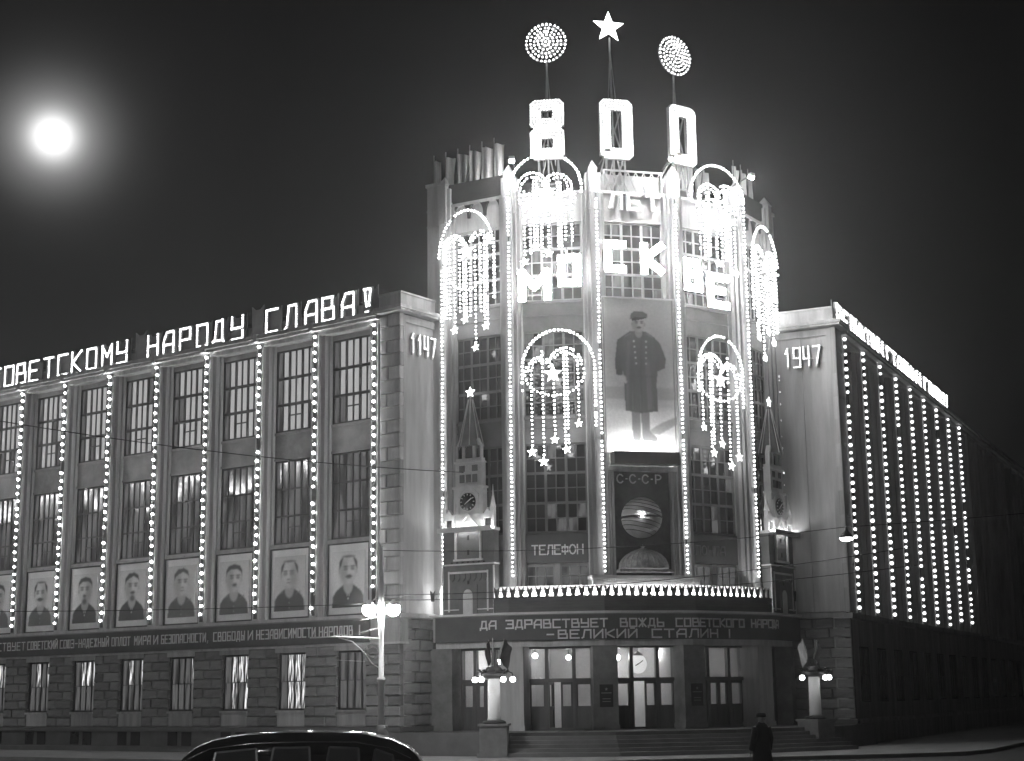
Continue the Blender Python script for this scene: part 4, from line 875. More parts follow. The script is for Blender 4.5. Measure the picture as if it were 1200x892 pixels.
gate_tower(F[5], 1.72, 'narrow seeming model gate tower with clock and star on the right of the entrance')

# ================================================================== LIGHT STRINGS
def bulb_string(parent, pts, step, r, m, jitter=0.0, cable=True, zig=0.0, name='bulb'):
    P = along(pts, step); Q = []
    for i, p in enumerate(P):
        x = p.x + (zig if i % 2 else -zig) + rnd.uniform(-jitter, jitter); Q.append((x, p.y - r * .8, p.z + rnd.uniform(-jitter, jitter)))
    if cable:
        b = MB()
        for a, c in zip(pts[:-1], pts[1:]): b.bar(a, c, .025, .025)
        part('cable', b, M['wire'], parent)
    # a few bulbs of the string have burnt out
    Q = [q for q in Q if rnd.random() > 0.022]
    return part(name, balls(Q, r), m, parent, 'stuff')
ORD = ['first', 'second', 'third', 'fourth', 'fifth', 'sixth', 'seventh', 'eighth', 'ninth']
for k in range(9):
    t = thing('light_string', LW, -S0 - BAY * k, -0.03, 5.85, f'{ORD[k]} string of bulbs from the corner down a left wing pilaster', 'string lights', 'bulb strings on the left wing')
    bulb_string(t, [(0, 0, 11.85), (rnd.uniform(-.02, .02), 0, 6), (0, 0, 0.1 if k else .7)], .36, .06, M['bulb_wing'], .02, zig=.025)
    b = MB(); b.box(-.1, .1, .0, .025, 0, 12.0); part('batten', b, M['iron'], t)
for k in range(9):
    t = thing('light_string', RW, 1.28 + BAY * k, -0.03, 5.75, f'{ORD[k]} string of bulbs from the corner down a right wing pilaster', 'string lights', 'bulb strings on the right wing')
    bulb_string(t, [(0, 0, 11.95), (0, 0, 0.05)], .335, .088, M['bulb_row'], .018)
PYL = ['at the far left edge of the tower', 'between the model gate tower and the ТЕЛЕФОН bay', 'just left of the tall poster', 'just right of the tall poster', 'between the ПОЧТА bay and the right model gate tower', 'at the far right edge of the tower']
for i in range(6):
    az_ = F[1].az if i == 0 else F[5].az if i == 5 else (F[i].az + F[i + 1].az) / 2
    fr = Fr(PT[i], az_); top = {0: 20.1, 1: 23.9, 2: 23.3, 3: 23.6, 4: 23.4, 5: 19.3}[i]; bot = {0: 7.2, 5: 10.2}.get(i, 7.15)
    du = {0: 0.02, 1: .06, 2: .1, 3: -.08, 4: .0, 5: .0}[i]
    t = thing('light_string', fr, du, -0.15, bot, 'small close bulbs down the pylon ' + PYL[i], 'string lights', 'bulb strings on the tower pylons')
    bulb_string(t, [(0, 0, top - bot), (0, 0, 0)], .178, .047, M['bulb'], .01)
    if i in (0, 5): b = MB(); b.lathe([(.1, -1.4), (.13, -.6), (.08, -.3)], 8, (0, .02, 0)); part('reflector', b, M['lamp'], t)

# ================================================================== FIREWORK GARLANDS ON THE TOWER
def lobe(t, cx, cz, r, a0, a1, step=.13, rad=.05, two=True):
    bulb_string(t, arc(cx, cz, r, r * 1.05, a0, a1, 0), step, rad, M['bulb'], .012, name='lobe_bulb')
    if two: bulb_string(t, arc(cx, cz, r * .78, r * .8, a0, a1, .03), step, rad * .8, M['bulb'], .02, cable=False, name='lobe_bulb')
def star_part(t, x, z, r, rot=0.0):
    b = MB(); b.star(x, z, r, -.16, .06, rot=rot); part('star', b, M['bulb_star'], t)
def garland(fr, label, outer, hang, stars, lobes, big, sag=None, mirror=None, y=-0.33):
    t = thing('firework_garland', fr, 0, y, 0.0, label, 'light garland', 'firework shaped garlands on the tower')
    zb = min(h[2] for h in hang) - .3; t.location.z = zb
    T = lambda pts: [((mirror - p[0]) if mirror else p[0], p[1], p[2] - zb) for p in pts]
    X = lambda x: (mirror - x) if mirror else x
    for pts in outer: bulb_string(t, T(pts), .165, .056, M['bulb'], .008, name='arch_bulb')
    for (cx, cz, r, a0, a1) in lobes:
        pp = arc(cx, cz, r, r * 1.05, a0, a1); bulb_string(t, T(pp), .14, .05, M['bulb'], .012, name='lobe_bulb')
        pp = arc(cx, cz, r * .76, r * .8, a0, a1, .03); bulb_string(t, T(pp), .16, .042, M['bulb'], .025, cable=False, name='lobe_bulb')
    for (x, za, zc, n, rs) in hang:
        for q in range(n):
            xx = x + (q - (n - 1) / 2) * .12
            bulb_string(t, T([(xx, 0, za), (xx + .02, 0, zc)]), .17 if n == 1 else .15, .043 if n == 1 else .048, M['bulb'], .01, name='hanging_bulb')
        if rs: star_part(t, X(x), zc - rs * .8 - zb, rs, rnd.uniform(-.25, .25))
    for (x, z, r) in stars: star_part(t, X(x), z - zb, r)
    if sag: bulb_string(t, T(sag), .17, .046, M['bulb'], .02, name='wreath_bulb')
    return t
mir4 = SEG[3]
UP = dict(outer=[arc(1.62, 23.1, 1.5, 1.5, 175, -8)],
          hang=[(.72, 23.0, 20.15, 1, .2), (1.18, 23.6, 20.75, 2, .2), (1.72, 22.8, 20.45, 1, .2), (2.18, 23.3, 20.6, 2, 0), (2.68, 23.0, 20.75, 1, 0), (.95, 22.9, 20.35, 1, 0), (1.45, 22.6, 20.1, 1, 0), (2.42, 22.9, 20.3, 1, 0)],
          lobes=[(1.08, 23.1, .66, -10, 190), (2.1, 23.05, .62, -25, 165)], big=0, stars=[(1.66, 22.95, .4)])
garland(F[2], 'high firework garland under the figure 8, above the letters М and О', UP['outer'], UP['hang'], UP['stars'], UP['lobes'], 0, sag=arc(1.68, 22.7, 1.15, .75, 170, 370))
garland(F[4], 'top right firework garland under the last 0, above the letters В and Е', UP['outer'], UP['hang'], UP['stars'], UP['lobes'], 0, mirror=mir4, sag=arc(1.68, 22.7, 1.15, .75, 170, 370))
MID = dict(outer=[[(.55, 0, 14.6)] + arc(2.02, 15.5, 1.47, 1.56, 178, 2) + [(3.5, 0, 13.0)]],
           hang=[(.9, 15.4, 12.25, 1, .22), (1.36, 16.2, 11.85, 1, .22), (1.82, 15.0, 12.7, 1, .19), (2.3, 16.3, 12.3, 2, .2), (2.8, 15.9, 13.3, 1, .17)],
           lobes=[(1.28, 15.45, .48, 20, 190), (2.3, 15.6, .66, 0, 175)], stars=[(1.79, 15.25, .38)])
sag = arc(1.85, 15.3, 1.2, .95, 165, 375)
garland(F[2], 'middle firework garland with hanging stars, above the word ТЕЛЕФОН', MID['outer'], MID['hang'], MID['stars'], MID['lobes'], 0, sag=sag)
garland(F[4], 'lower garland with hanging stars right of the poster, above the word ПОЧТА', [[(.55, 0, 14.2)] + arc(1.75, 15.6, 1.22, 1.5, 178, 2) + [(3.0, 0, 14.6)]], MID['hang'], MID['stars'], MID['lobes'], 0, mirror=mir4 - .08, sag=sag)
SIDE = dict(outer=[arc(1.33, 20.6, 1.33, 1.95, 178, 2) + [(2.66, 0, 18.6)]],
            hang=[(.3, 21.3, 18.0, 2, 0), (.75, 21.2, 17.6, 1, .2), (1.25, 20.3, 18.0, 2, .2), (1.75, 20.9, 16.75, 1, .19), (2.25, 21.2, 17.6, 2, .2), (.52, 21.2, 17.9, 1, 0), (1.0, 21.1, 18.2, 1, 0), (1.5, 20.2, 17.9, 1, 0), (2.0, 21.0, 18.1, 1, 0)],
            lobes=[(.75, 21.0, .5, 10, 185), (2.0, 21.0, .52, -5, 170)], stars=[(1.33, 20.75, .42)])
garland(F[1], 'tall arched garland with star in the leftmost bay above the model gate tower', SIDE['outer'], SIDE['hang'], SIDE['stars'], SIDE['lobes'], 0, sag=arc(1.35, 20.3, 1.0, 1.2, 170, 370))
garland(F[5], 'tall narrow arched garland with star in the rightmost bay of the tower', SIDE['outer'], SIDE['hang'], SIDE['stars'], SIDE['lobes'], 0, mirror=SEG[4] - .08, sag=arc(1.35, 20.3, 1.0, 1.2, 170, 370))

# ================================================================== LIT LETTERS
def tube_letter(parent, ch, x, z, wd, h, sw, rows, br, step, name='letter', board='white', y=0.0, label=None, bm='bulb_big'):
    o = part(name, flat_letter(ch, wd, h, sw, .1), M[board], parent, label=label); o.location = (x, y, z)
    pts = []
    for st in glyph(ch, 0, 0, wd, h):
        for q in range(rows):
            off = (q - (rows - 1) / 2) * (sw / rows)
            for a, c in zip(st[:-1], st[1:]):
                a = Vector(a); c = Vector(c); d = (c - a)
                if d.length < 1e-6: continue
                nrm = Vector((-d.z, 0, d.x)).normalized() * off; e = d.normalized() * (sw / 2 - br)
                pts += [(p.x, -.06, p.z) for p in along([a - e + nrm, c + e + nrm], step)]
    # drop near duplicates
    keep = []
    for p in pts:
        if all((p[0] - k[0]) ** 2 + (p[2] - k[2]) ** 2 > (step * .55) ** 2 for k in keep): keep.append(p)
    part('bulb', balls(keep, br), M[bm], o, 'stuff'); return o
# the word on the tower, one letter at a time
for f, ch, u, z, wd, h, lab in ((2, 'М', .46, 18.42, 1.25, 1.25, 'huge glowing letter М low in the bay left of the tall poster'), (2, 'О', 2.1, 18.98, .85, 1.25, 'huge glowing letter О beside the pylon left of the tall poster'),
                                (3, 'С', .42, 19.56, .85, 1.25, 'huge glowing letter С on the window above the poster, left one'), (3, 'К', 2.0, 19.56, .92, 1.25, 'huge glowing letter К on the window above the poster, right one'),
                                (4, 'В', .32, 19.0, .88, 1.3, 'huge glowing letter В beside the pylon right of the tall poster'), (4, 'Е', 1.62, 18.45, 1.1, 1.4, 'huge glowing letter Е in the bay right of the tall poster')):
    t = thing('illuminated_letter', F[f], u, -0.1, z, lab, 'letter', 'bulb letters across the tower')
    tube_letter(t, ch, 0.1, 0.1, wd - .2, h - .2, .31, 3, .052, .11, bm='bulb_hot')
    b = MB(); b.box(.1, wd - .1, .07, .12, .2, .26); b.box(.1, wd - .1, .07, .12, h - .3, h - .24); b.box(.2, .26, .07, .4, .2, .26); b.box(wd - .26, wd - .2, .07, .4, .2, .26); b.box(.3, .36, .1, .16, .2, h - .24); part('bracket', b, M['metal'], t)
lt = thing('illuminated_word', F[3], .62, .1, 22.28, 'word ЛЕТ in pale letters on the bright panel below the lattice', 'sign')
for i, ch in enumerate('ЛЕТ'): tube_letter(lt, ch, .12 + i * .82, 0.08, .5, .6, .15, 1, .04, .12, bm='bulb_dim')
# year numbers on the wings' end faces
for fr, u, txt, lab in ((LR, .62, '1147', 'year 1147 in small bulbs on the end face of the left wing'), (RR, -2.3, '1947', 'year 1947 in small bulbs on the end face of the right wing')):
    t = thing('illuminated_number', fr, u, .0, 16.4, lab, 'sign', 'year numbers on the end faces')
    for i, ch in enumerate(txt): tube_letter(t, ch, i * .44, 0, .28, .85, .08, 1, .036, .11, name='digit', bm='bulb_row')
# rooftop slogans
def roof_word(fr, text, pos, z, h, lab, grp, wd, y=.1, sw=.16, step=.115, br=.048, rows=1, board='spandrel'):
    t = thing('rooftop_word', fr, pos[0], y, 18.2, lab, 'roof sign', grp)
    for ch, u in zip(text, pos):
        tube_letter(t, ch, u - pos[0], z - 18.2, wd, h, sw, rows, br, step, board=board)
        b = MB(); x = u - pos[0]
        b.prism([(x - .1, .08), (x + wd + .1, .08), (x + wd + .1, h + .3), (x + wd - .04, h + .14), (x + .04, h + .14), (x - .1, h + .3)], .12, .17); part('letter_board', b, M['spandrel'], t)
    b = MB(); x1 = pos[-1] - pos[0] + wd; b.box(-.15, x1 + .15, .2, .26, 0.0, .06); b.box(-.15, x1 + .15, .2, .26, .7, .76)
    for u in pos: b.bar((u - pos[0] + wd / 2, .22, 0), (u - pos[0] + wd / 2, .22, h), .05); b.bar((u - pos[0] + wd / 2, .24, h * .8), (u - pos[0] + wd / 2, 1.0, 0), .04)
    part('support_rack', b, M['iron'], t)
roof_word(LW, 'СОВЕТСКОМУ', [-27.75, -26.62, -25.62, -24.6, -23.4, -22.33, -21.25, -20.1, -18.95, -17.85], 18.33, 1.0, 'bulb letters СОВЕТСКОМУ on the left wing roof, cut by the left edge', 'bulb words along the left roof', .68)
roof_word(LW, 'НАРОДУ', [-15.65, -14.55, -13.42, -12.27, -11.2, -9.98], 18.33, 1.0, 'bulb letters НАРОДУ on the left wing roof between two dark boards', 'bulb words along the left roof', .68)
roof_word(LW, 'СЛАВА¡', [-7.8, -6.63, -5.42, -4.42, -3.27, -2.15], 18.33, 1.0, 'bulb letters СЛАВА with exclamation mark on the left wing roof by the corner', 'bulb words along the left roof', .66)
for u, lab in ((-16.7, 'unlit notched board after the word СОВЕТСКОМУ on the left roof'), (-8.85, 'unlit notched board just before the word СЛАВА on the left roof')):
    t = thing('unlit_board', LW, u, .2, 18.2, lab, 'board', 'unlit boards on the left roof')
    b = MB(); b.prism([(0, .1), (.68, .1), (.72, 1.5), (.5, 1.32), (.2, 1.32), (-.04, 1.5)], 0, .06); part('panel', b, M['spandrel'], t)
    b = MB(); b.bar((.2, .08, 0), (.2, .08, 1.2), .05); b.bar((.5, .08, 0), (.5, .08, 1.2), .05); part('post', b, M['iron'], t)
for text, u0, lab in (('ВЕЛИКОМУ', .72, 'bulb letters ВЕЛИКОМУ on the right wing roof nearest the tower'), ('СТАЛИНУ', 10.35, 'foreshortened bulb letters СТАЛИНУ in the middle of the right wing roof'), ('СЛАВА!', 19.3, 'bulb letters СЛАВА at the far end of the right wing roof')):
    n = len(text); pitch = {8: 1.14, 7: 1.2, 6: 1.18}[n]
    roof_word(RW, text, [u0 + i * pitch for i in range(n)], 18.25, .9, lab, 'bulb words along the right roof', .74, sw=.24, step=.15, br=.07, rows=1, board='white')

# ================================================================== FIGURES 800, ROSETTES AND STAR ON THE TOWER ROOF
def rim(t, pts2, step, r, m=None): return part('bulb', balls([(p.x, -.16, p.z) for p in along(pts2, step)], r), m or M['bulb_row'], t, 'stuff')
def rrect(x0, x1, z0, z1, c):
    return [(x0 + c, 0, z0), (x1 - c, 0, z0), (x1, 0, z0 + c), (x1, 0, z1 - c), (x1 - c, 0, z1), (x0 + c, 0, z1), (x0, 0, z1 - c), (x0, 0, z0 + c), (x0 + c, 0, z0)]
def digit(fr, u, z, ch, lab):
    t = thing('illuminated_digit', fr, u, 0.25, 23.1, lab, 'digit', 'large bulb figures 800 on the tower roof'); zo = z - 23.1; wd, h, sw = 1.42, 2.6, .45
    b = MB()
    def ring(x0, x1, z0, z1):
        b.box(x0, x0 + sw, -.1, .06, z0 + .12, z1 - .12); b.box(x1 - sw, x1, -.1, .06, z0 + .12, z1 - .12); b.box(x0 + sw, x1 - sw, -.1, .06, z0, z0 + sw); b.box(x0 + sw, x1 - sw, -.1, .06, z1 - sw, z1)
        for (a, c) in ((x0 + .12, x0 + sw), (x1 - sw, x1 - .12)): b.box(a, c, -.098, .058, z0, z0 + .12); b.box(a, c, -.098, .058, z1 - .12, z1)
    rings = [(0, wd, 0, h)] if ch == '0' else [(0, wd, 0, 1.36), (0, wd, 1.32, h)]
    for (x0, x1, z0, z1) in rings: ring(x0, x1, z0 + zo, z1 + zo)
    part('face', b, M['spandrel'], t)
    for (x0, x1, z0, z1) in rings:
        for ins in (.03, .16, .29, .42): rim(t, rrect(x0 + ins, x1 - ins, z0 + zo + ins, z1 + zo - ins, max(.02, .18 - ins * .4)), .125, .05)
    b = MB()
    for x in (.3, wd - .3): b.bar((x, .1, 0), (x, .1, zo + h * .9), .06); b.bar((x, .12, zo + .3), (x, 1.2, .9), .05)
    b.bar((.3, .1, .0), (wd / 2 - .1, .1, zo), .05); b.bar((wd - .3, .12, 0), (wd / 2 + .1, .12, zo), .05); b.bar((.3, .08, .95 if 0 else .4), (wd - .3, .08, .4), .05)
    b.bar((sw, .12, zo + sw), (wd - sw, .12, zo + h - sw), .05); b.bar((wd - sw, .14, zo + sw), (sw, .14, zo + h - sw), .05)
    part('support_rack', b, M['metal'], t); return t
digit(F[2], .98, 24.55, '8', 'glowing figure 8 of the number on the tower roof')
digit(F[3], .42, 24.52, '0', 'glowing figure 0 in the middle under the roof star')
digit(F[4], .0, 24.54, '0', 'glowing figure 0 at the right end of the number on the tower roof')
def rosette(fr, u, z, lab):
    t = thing('bulb_rosette', fr, u, .3, 23.1, lab, 'rosette', 'bulb rosettes on tall poles'); zo = z - 23.1; pts = []
    for r, n in ((.84, 30), (.66, 24), (.5, 19), (.34, 13), (.18, 7), (0, 1)):
        for k in range(n):
            a = 2 * math.pi * (k + .3 * r) / n; pts.append((r * math.cos(a) + rnd.uniform(-.015, .015), -.08 - (.5 - r * .5) * .3, zo + r * math.sin(a)))
    part('bulb', balls(pts, .055), M['bulb_row'], t, 'stuff')
    b = MB()
    for r in (.84, .5): 
        pp = arc(0, zo, r, r, 0, 360); 
        for p, q in zip(pp[:-1], pp[1:]): b.bar(p, q, .03)
    for k in range(12): a = R(k * 30); b.bar((0, .02, zo), (.84 * math.cos(a), .02, zo + .84 * math.sin(a)), .025)
    part('wheel', b, M['metal'], t)
    b = MB(); b.tube([(0, .05, zo - .8), (0, .05, 0)], .045); b.bar((0, .05, zo - .9), (-.22, .05, 1.2), .03); b.bar((0, .05, zo - .9), (.3, .05, 1.2), .03); part('pole', b, M['metal'], t)
rosette(F[2], 1.70, 29.76, 'round bulb rosette on a pole above the figure 8')
rosette(F[4], .50, 29.45, 'round bulb rosette on a pole above the rightmost figure 0')
t = thing('roof_star', F[3], .95, .3, 23.1, 'five pointed glowing star on a tall pole above the middle figure', 'star')
b = MB(); b.star(0, 7.35, .72, -.18, .1, .42); part('star', b, M['bulb_star'], t)
b = MB(); b.tube([(.05, .05, 6.9), (.12, .05, 0)], .045); b.bar((.05, .05, 6.6), (.5, .05, 1.2), .035); b.bar((.05, .06, 6.2), (-.2, .06, 1.2), .03); part('pole', b, M['metal'], t)

# ================================================================== FLAGS ON THE TOWER
def flag(fr, u, y, z, wd, h, lab, m, ph):
    t = thing('roof_flag', fr, u, y, z, lab, 'flag', 'flags along the tower parapet')
    b = MB(); n, k = 8, 6
    vs = [];
    for j in range(k + 1):
        for i in range(n + 1):
            x = i / n; zz = j / k
            vs.append((x * wd * (.8 + .2 * zz), .12 * math.sin(x * 9 + ph + zz * 1.5) * (.4 + .6 * x), zz * h * (1 - .1 * x) + .02 * math.sin(5 * x)))
    o = len(vs); vs += [(x, y_ + .012, z_) for x, y_, z_ in vs]
    fs = []
    for j in range(k):
        for i in range(n):
            a = j * (n + 1) + i; fs += [(a, a + 1, a + n + 2, a + n + 1), (o + a + n + 1, o + a + n + 2, o + a + 1, o + a)]
    b.add(vs, fs, True); part('cloth', b, m, t)
    b = MB(); b.tube([(0, 0, -.3), (0.02, 0, h + .25)], .022); part('pole', b, M['metal'], t)
FL = ['leftmost dim flag on the parapet, above the end pier', 'second flag from the left on the parapet above the arcade', 'third flag from the left on the parapet above the arcade', 'fourth flag from the left on the parapet above the arcade', 'bright flag next to the pylon on the left side of the tower roof', 'narrow flag at the pylon left of the figure 8']
for i, lab in enumerate(FL): flag(F[1], -.66 + i * .6, .3, 24.02, .56 if i else .42, 1.25 + .05 * i, lab, M['cloth'], i * 1.3)
FRt = ['first flag right of the last figure 0, on the tower roof', 'second flag right of the last figure 0', 'third flag right of the last figure 0', 'fourth flag right of the last figure 0', 'fifth flag right of the last figure 0, by the pylon']
for i, lab in enumerate(FRt): flag(F[4], 1.55 + i * .42, 1.75, 24.05, .32, 1.2, lab, M['cloth'], i * 1.7 + 1)
for i, lab in enumerate(['dim flag just right of the rightmost pylon tip', 'dim flag second from the right end of the parapet', 'dim flag at the right end of the parapet']): flag(F[5], .35 + i * .75, .4, 24.02, .42, 1.2, lab, M['cloth'], i * 2.1)

# floodlights on short arms at the pylon tops
for fr, u, z, lab in ((F[3], .28, 24.25, 'small floodlight on an arm at the pylon top left of the lattice'), (F[3], 3.05, 24.2, 'small floodlight on an arm at the pylon top right of the lattice'), (F[3], 3.36, 24.3, 'second floodlight at the pylon top right of the lattice'),
                      (F[2], .35, 24.1, 'floodlight on an arm at the pylon left of the high garland'), (F[4], 3.3, 24.1, 'floodlight on an arm at the pylon right of the last figure 0')):
    t = thing('floodlight', fr, u, -1.25, z, lab, 'floodlight', 'floodlights on the tower pylons')
    b = MB(); b.bar((0, 0.05, .06), (0, 1.2, -.1), .035); part('arm', b, M['iron'], t)
    b = MB(); b.box(-.11, .11, -.09, .09, .0, .14); part('housing', b, M['white'], t)
    b = MB(); b.box(-.09, .09, -.07, .07, -.025, -.003); o = part('lens', b, M['flood'], t); o.location = (0, .03, -.05); o.rotation_euler = (R(42), 0, 0)
# ================================================================== ENTRANCE FITTINGS
for fr, u, lab in ((Fr(PT[2], (F[2].az + F[3].az) / 2), -.25, 'dark wall plaque left of the middle doors'), (Fr(PT[3], (F[3].az + F[4].az) / 2), -.2, 'dark wall plaque right of the middle doors')):
    t = thing('wall_plaque', fr, u, -.31, 2.02, lab, 'plaque', 'plaques beside the middle doors')
    b = MB(); b.box(0, .52, -.03, .01, 0, .86); part('plate', b, M['iron'], t)
    b = MB(); b.box(.06, .46, -.04, -.03, .52, .55); b.star(.26, .68, .07, -.045, -.03); b.box(.1, .42, -.04, -.03, .3, .325); b.box(.1, .42, -.04, -.03, .2, .225); part('relief', b, M['metal'], t)
ck = thing('hall_clock', F[3], 1.80, 1.3, 3.68, 'round lit clock hanging inside above the middle doors', 'clock')
b = MB(); b.lathe([(.36, -.03), (.38, 0), (.36, .03)], 24); b.v = [(x, z, y) for x, y, z in b.v]; part('dial', b, M['dial'], ck)
b = MB(); b.bar((-.04, -.045, -.03), (.2, -.045, .14), .03, .02); b.bar((.02, -.05, .02), (-.12, -.05, -.06), .035, .02); part('clock_hand', b, M['iron'], ck)
b = MB(); b.prism([(-.25, .34), (.25, .34), (0, .52)], -.04, .04); b.bar((0, 0, .5), (0, 0, .74), .04); part('crest', b, M['white'], ck)
LAMPS = [(1, 2.2, 1.6, 3.9, 'white globe lamp in the hall behind the left lamp column'), (1, .9, 2.8, 3.9, 'globe lamp deep in the hall behind the leftmost entrance'), (2, .72, 1.0, 4.05, 'globe lamp hanging at the left of the hall behind the second entrance'), (2, 1.9, 2.6, 4.0, 'globe lamp deep in the hall behind the open door of the second entrance'),
         (3, .95, 1.3, 3.95, 'small globe lamp in the hall left of the clock'), (3, 3.0, 2.2, 4.1, 'globe lamp deep in the hall right of the clock'), (3, 1.5, 3.6, 3.9, 'globe lamp on the far hall wall behind the clock'), (4, .9, 2.4, 4.0, 'globe lamp in the hall behind the entrance right of the clock')]
for f, u, y, z, lab in LAMPS:
    t = thing('hall_lamp', F[f], u, y, z, lab, 'lamp', 'lamps inside the entrance hall')
    part('globe', balls([(0, 0, 0)], .10, 2), M['hall'], t); b = MB(); b.tube([(0, 0, .1), (0, 0, 4.4 - z)], .015, 5); part('rod', b, M['iron'], t)
    if f == 3: pass
# lamp columns with flags
def lamp_column(x, y, rz, lab, n_l, base_top, left):
    t = empty('lamp_column', (x, y, .3), rz, lab, 'lamp post', 'lamp columns with flags at the steps')
    b = MB(); b.box(-.5, .5, -.5, .5, 0, base_top - .3 - .08); b.box(-.56, .56, -.56, .56, base_top - .38, base_top - .3); part('pedestal', b, M['block'], t)
    zb = base_top - .3; zt = zb + 1.62
    b = MB(); b.lathe([(.42, zb), (.44, zb + .06), (.34, zb + .12)], 12); part('base_ring', b, M['iron'], t)
    b = MB(); b.lathe([(.27, zb + .1), (.24, zb + .2), (.225, zt)], 10); part('shaft', b, M['white'], t)
    b = MB(); b.lathe([(.26, zt), (.42, zt + .1), (.5, zt + .2), (.34, zt + .3), (.25, zt + .42)], 12)
    for k in range(8): a = R(k * 45 + 10); b.tube([(.3 * math.cos(a), .3 * math.sin(a), zt + .12), (.55 * math.cos(a), .55 * math.sin(a), zt + .32)], .035, 5)
    part('crown', b, M['iron'], t)
    angs = (180, 235, 305, 0) if left else (180, 276, 0)
    for a in angs:
        a = R(a); b = MB(); c, s = math.cos(a), math.sin(a)
        b.tube([(.3 * c, .3 * s, zt + .2), (.55 * c, .55 * s, zt + .25), (.68 * c, .68 * s, zt + .2), (.7 * c, .7 * s, zt + .06)], .025, 6); ar = part('arm', b, M['iron'], t)
        b = MB(); b.lathe([(.02, -.13), (.08, -.11), (.11, -.04), (.08, .04), (.04, .06)], 12, (.7 * c, .7 * s, zt)); part('lamp_globe', b, M['lamp'], ar)
    for k, (a, ln) in enumerate(((100, 1.2), (250, 1.1), (20, 1.15))):
        a = R(a); c, s = math.cos(a), math.sin(a); b = MB(); top = Vector((.42 * c, .42 * s, zt + .3 + ln)); b.tube([(0.1 * c, .1 * s, zt + .3), top], .018, 5); fl = part('flag_pole', b, M['metal'], t)
        b = MB(); vs = []
        for j in range(6):
            for i in range(6):
                q = Vector((.1 * c, .1 * s, zt + .3)).lerp(top, 1 - j * .13); vs.append((q.x + c * .06 * i + .03 * math.sin(i * 2 + j), q.y + s * .05 * i + .04 * math.cos(i * 1.7 + j + k), q.z - i * .075))
        fs = [(j * 6 + i, j * 6 + i + 1, (j + 1) * 6 + i + 1, (j + 1) * 6 + i) for j in range(5) for i in range(5)]
        o = len(vs); vs += [(p[0] + .01, p[1] + .01, p[2]) for p in vs]; fs += [tuple(o + q for q in reversed(f_)) for f_ in fs]
        b.add(vs, fs, True); part('flag', b, M['dcloth'] if left or k == 1 else M['cloth'], fl)
lamp_column(-.82, 59.3, R(-5), 'pale lamp column with a ring of globes and drooping flags left of the steps', 6, 1.5, True)
lamp_column(11.66, 63.0, R(40), 'pale lamp column with globes and flags right of the entrance, before the dark wing', 6, 1.45, False)

# ================================================================== STREET LAMP MAST, WIRES, HANGING LAMP
t = empty('street_lamp', (-4.7, 56, .3), 0, 'tall pale street lamp mast with two blazing lamps and a scrolled side bracket', 'street lamp')
b = MB(); b.lathe([(.26, 0), (.26, 1.0), (.2, 1.1), (.13, 1.25)], 10); part('base', b, M['granite'], t)
b = MB(); b.lathe([(.12, 1.2), (.105, 2.7), (.15, 2.75), (.15, 2.85), (.095, 2.9), (.085, 4.2), (.12, 5.0), (.1, 6.2), (.06, 7.45)], 10); part('mast', b, M['white'], t)
b = MB(); b.tube([(0, 0, 4.22), (-1.55, 0, 4.3), (-2.5, 0, 4.28)], .03); b.tube([(-.05, 0, 3.2), (-.3, 0, 3.35), (-.6, 0, 3.75), (-1.0, 0, 4.12), (-1.5, 0, 4.27)], .025); part('bracket', b, M['white'], t)
b = MB()
for r in (.28, .18): 
    pp = arc(-.3, 3.75, r, r, 0, 360, 0, 18); b.tube(pp, .02, 5)
b.tube(arc(-.3, 3.62, .1, .1, 0, 300, 0, 12), .018, 5); part('scroll', b, M['metal'], t)
b = MB(); b.tube([(0, 0, 3.42), (-.4, 0, 3.42), (-1.6, 0, 3.5)], .012); b.tube([(0, 0, 4.6), (-.8, .1, 4.42)], .015); b.tube([(0, 0, 5.0), (-.75, .1, 4.85)], .015); part('stay', b, M['metal'], t)
for s in (-1, 1):
    b = MB(); b.tube([(0, 0, 5.6), (s * .2, 0, 5.62), (s * .4, 0, 5.45)], .03); ar = part('arm', b, M['metal'], t)
    part('lamp_globe', balls([(s * .42, -.02, 5.22)], .25, 2), M['street'], ar)
    b = MB(); b.lathe([(.26, 0), (.12, .14), (.04, .2)], 12, (s * .42, -.02, 5.36)); part('shade', b, M['white'], ar)
# unseen street lamps added beside and behind the camera to brighten the fronts
for u, lab in ((-32, 'added unseen street lamp on the opposite kerb far along the left street'), (-17, 'added unseen street lamp on the opposite kerb facing the portraits'), (-3, 'added unseen street lamp on the opposite kerb facing the left wing corner'), (10, 'added unseen street lamp on the opposite kerb left of the viewer'), (33, 'added unseen street lamp on the opposite kerb behind the viewer')):
    t = thing('street_lamp', LW, u, -36 if u < 20 else -52, .3, lab, 'street lamp', 'added unseen street lamps on the opposite kerb')
    b = MB(); b.lathe([(.24, 0), (.24, 1.0), (.13, 1.25), (.1, 4.2), (.09, 7.0), (.05, 8.0)], 10); part('mast', b, M['white'], t)
    for s in (-1, 1):
        b = MB(); b.tube([(0, 0, 7.2), (s * .4, 0, 7.4), (s * .7, 0, 7.1)], .03); ar = part('arm', b, M['metal'], t)
        part('lamp_globe', balls([(s * .7, 0, 6.85)], .27, 2), M['street'], ar)
        b = MB(); b.lathe([(.3, 0), (.14, .16), (.04, .22)], 12, (s * .7, 0, 7.0)); part('shade', b, M['white'], ar)
def wire(pts, lab, r=.012):
    P = [Vector(p) for p in pts]; mid = P[0]
    b = MB(); b.tube([p - mid for p in P], r, 4); o = part('overhead_wire', b, M['wire'], None); o.location = mid; tag(o, lab, 'wire', 'overhead wires across the street')
def sagged(a, c, s, n=14):
    a = Vector(a); c = Vector(c); return [a.lerp(c, i / n) - Vector((0, 0, s * 4 * (i / n) * (1 - i / n))) for i in range(n + 1)]
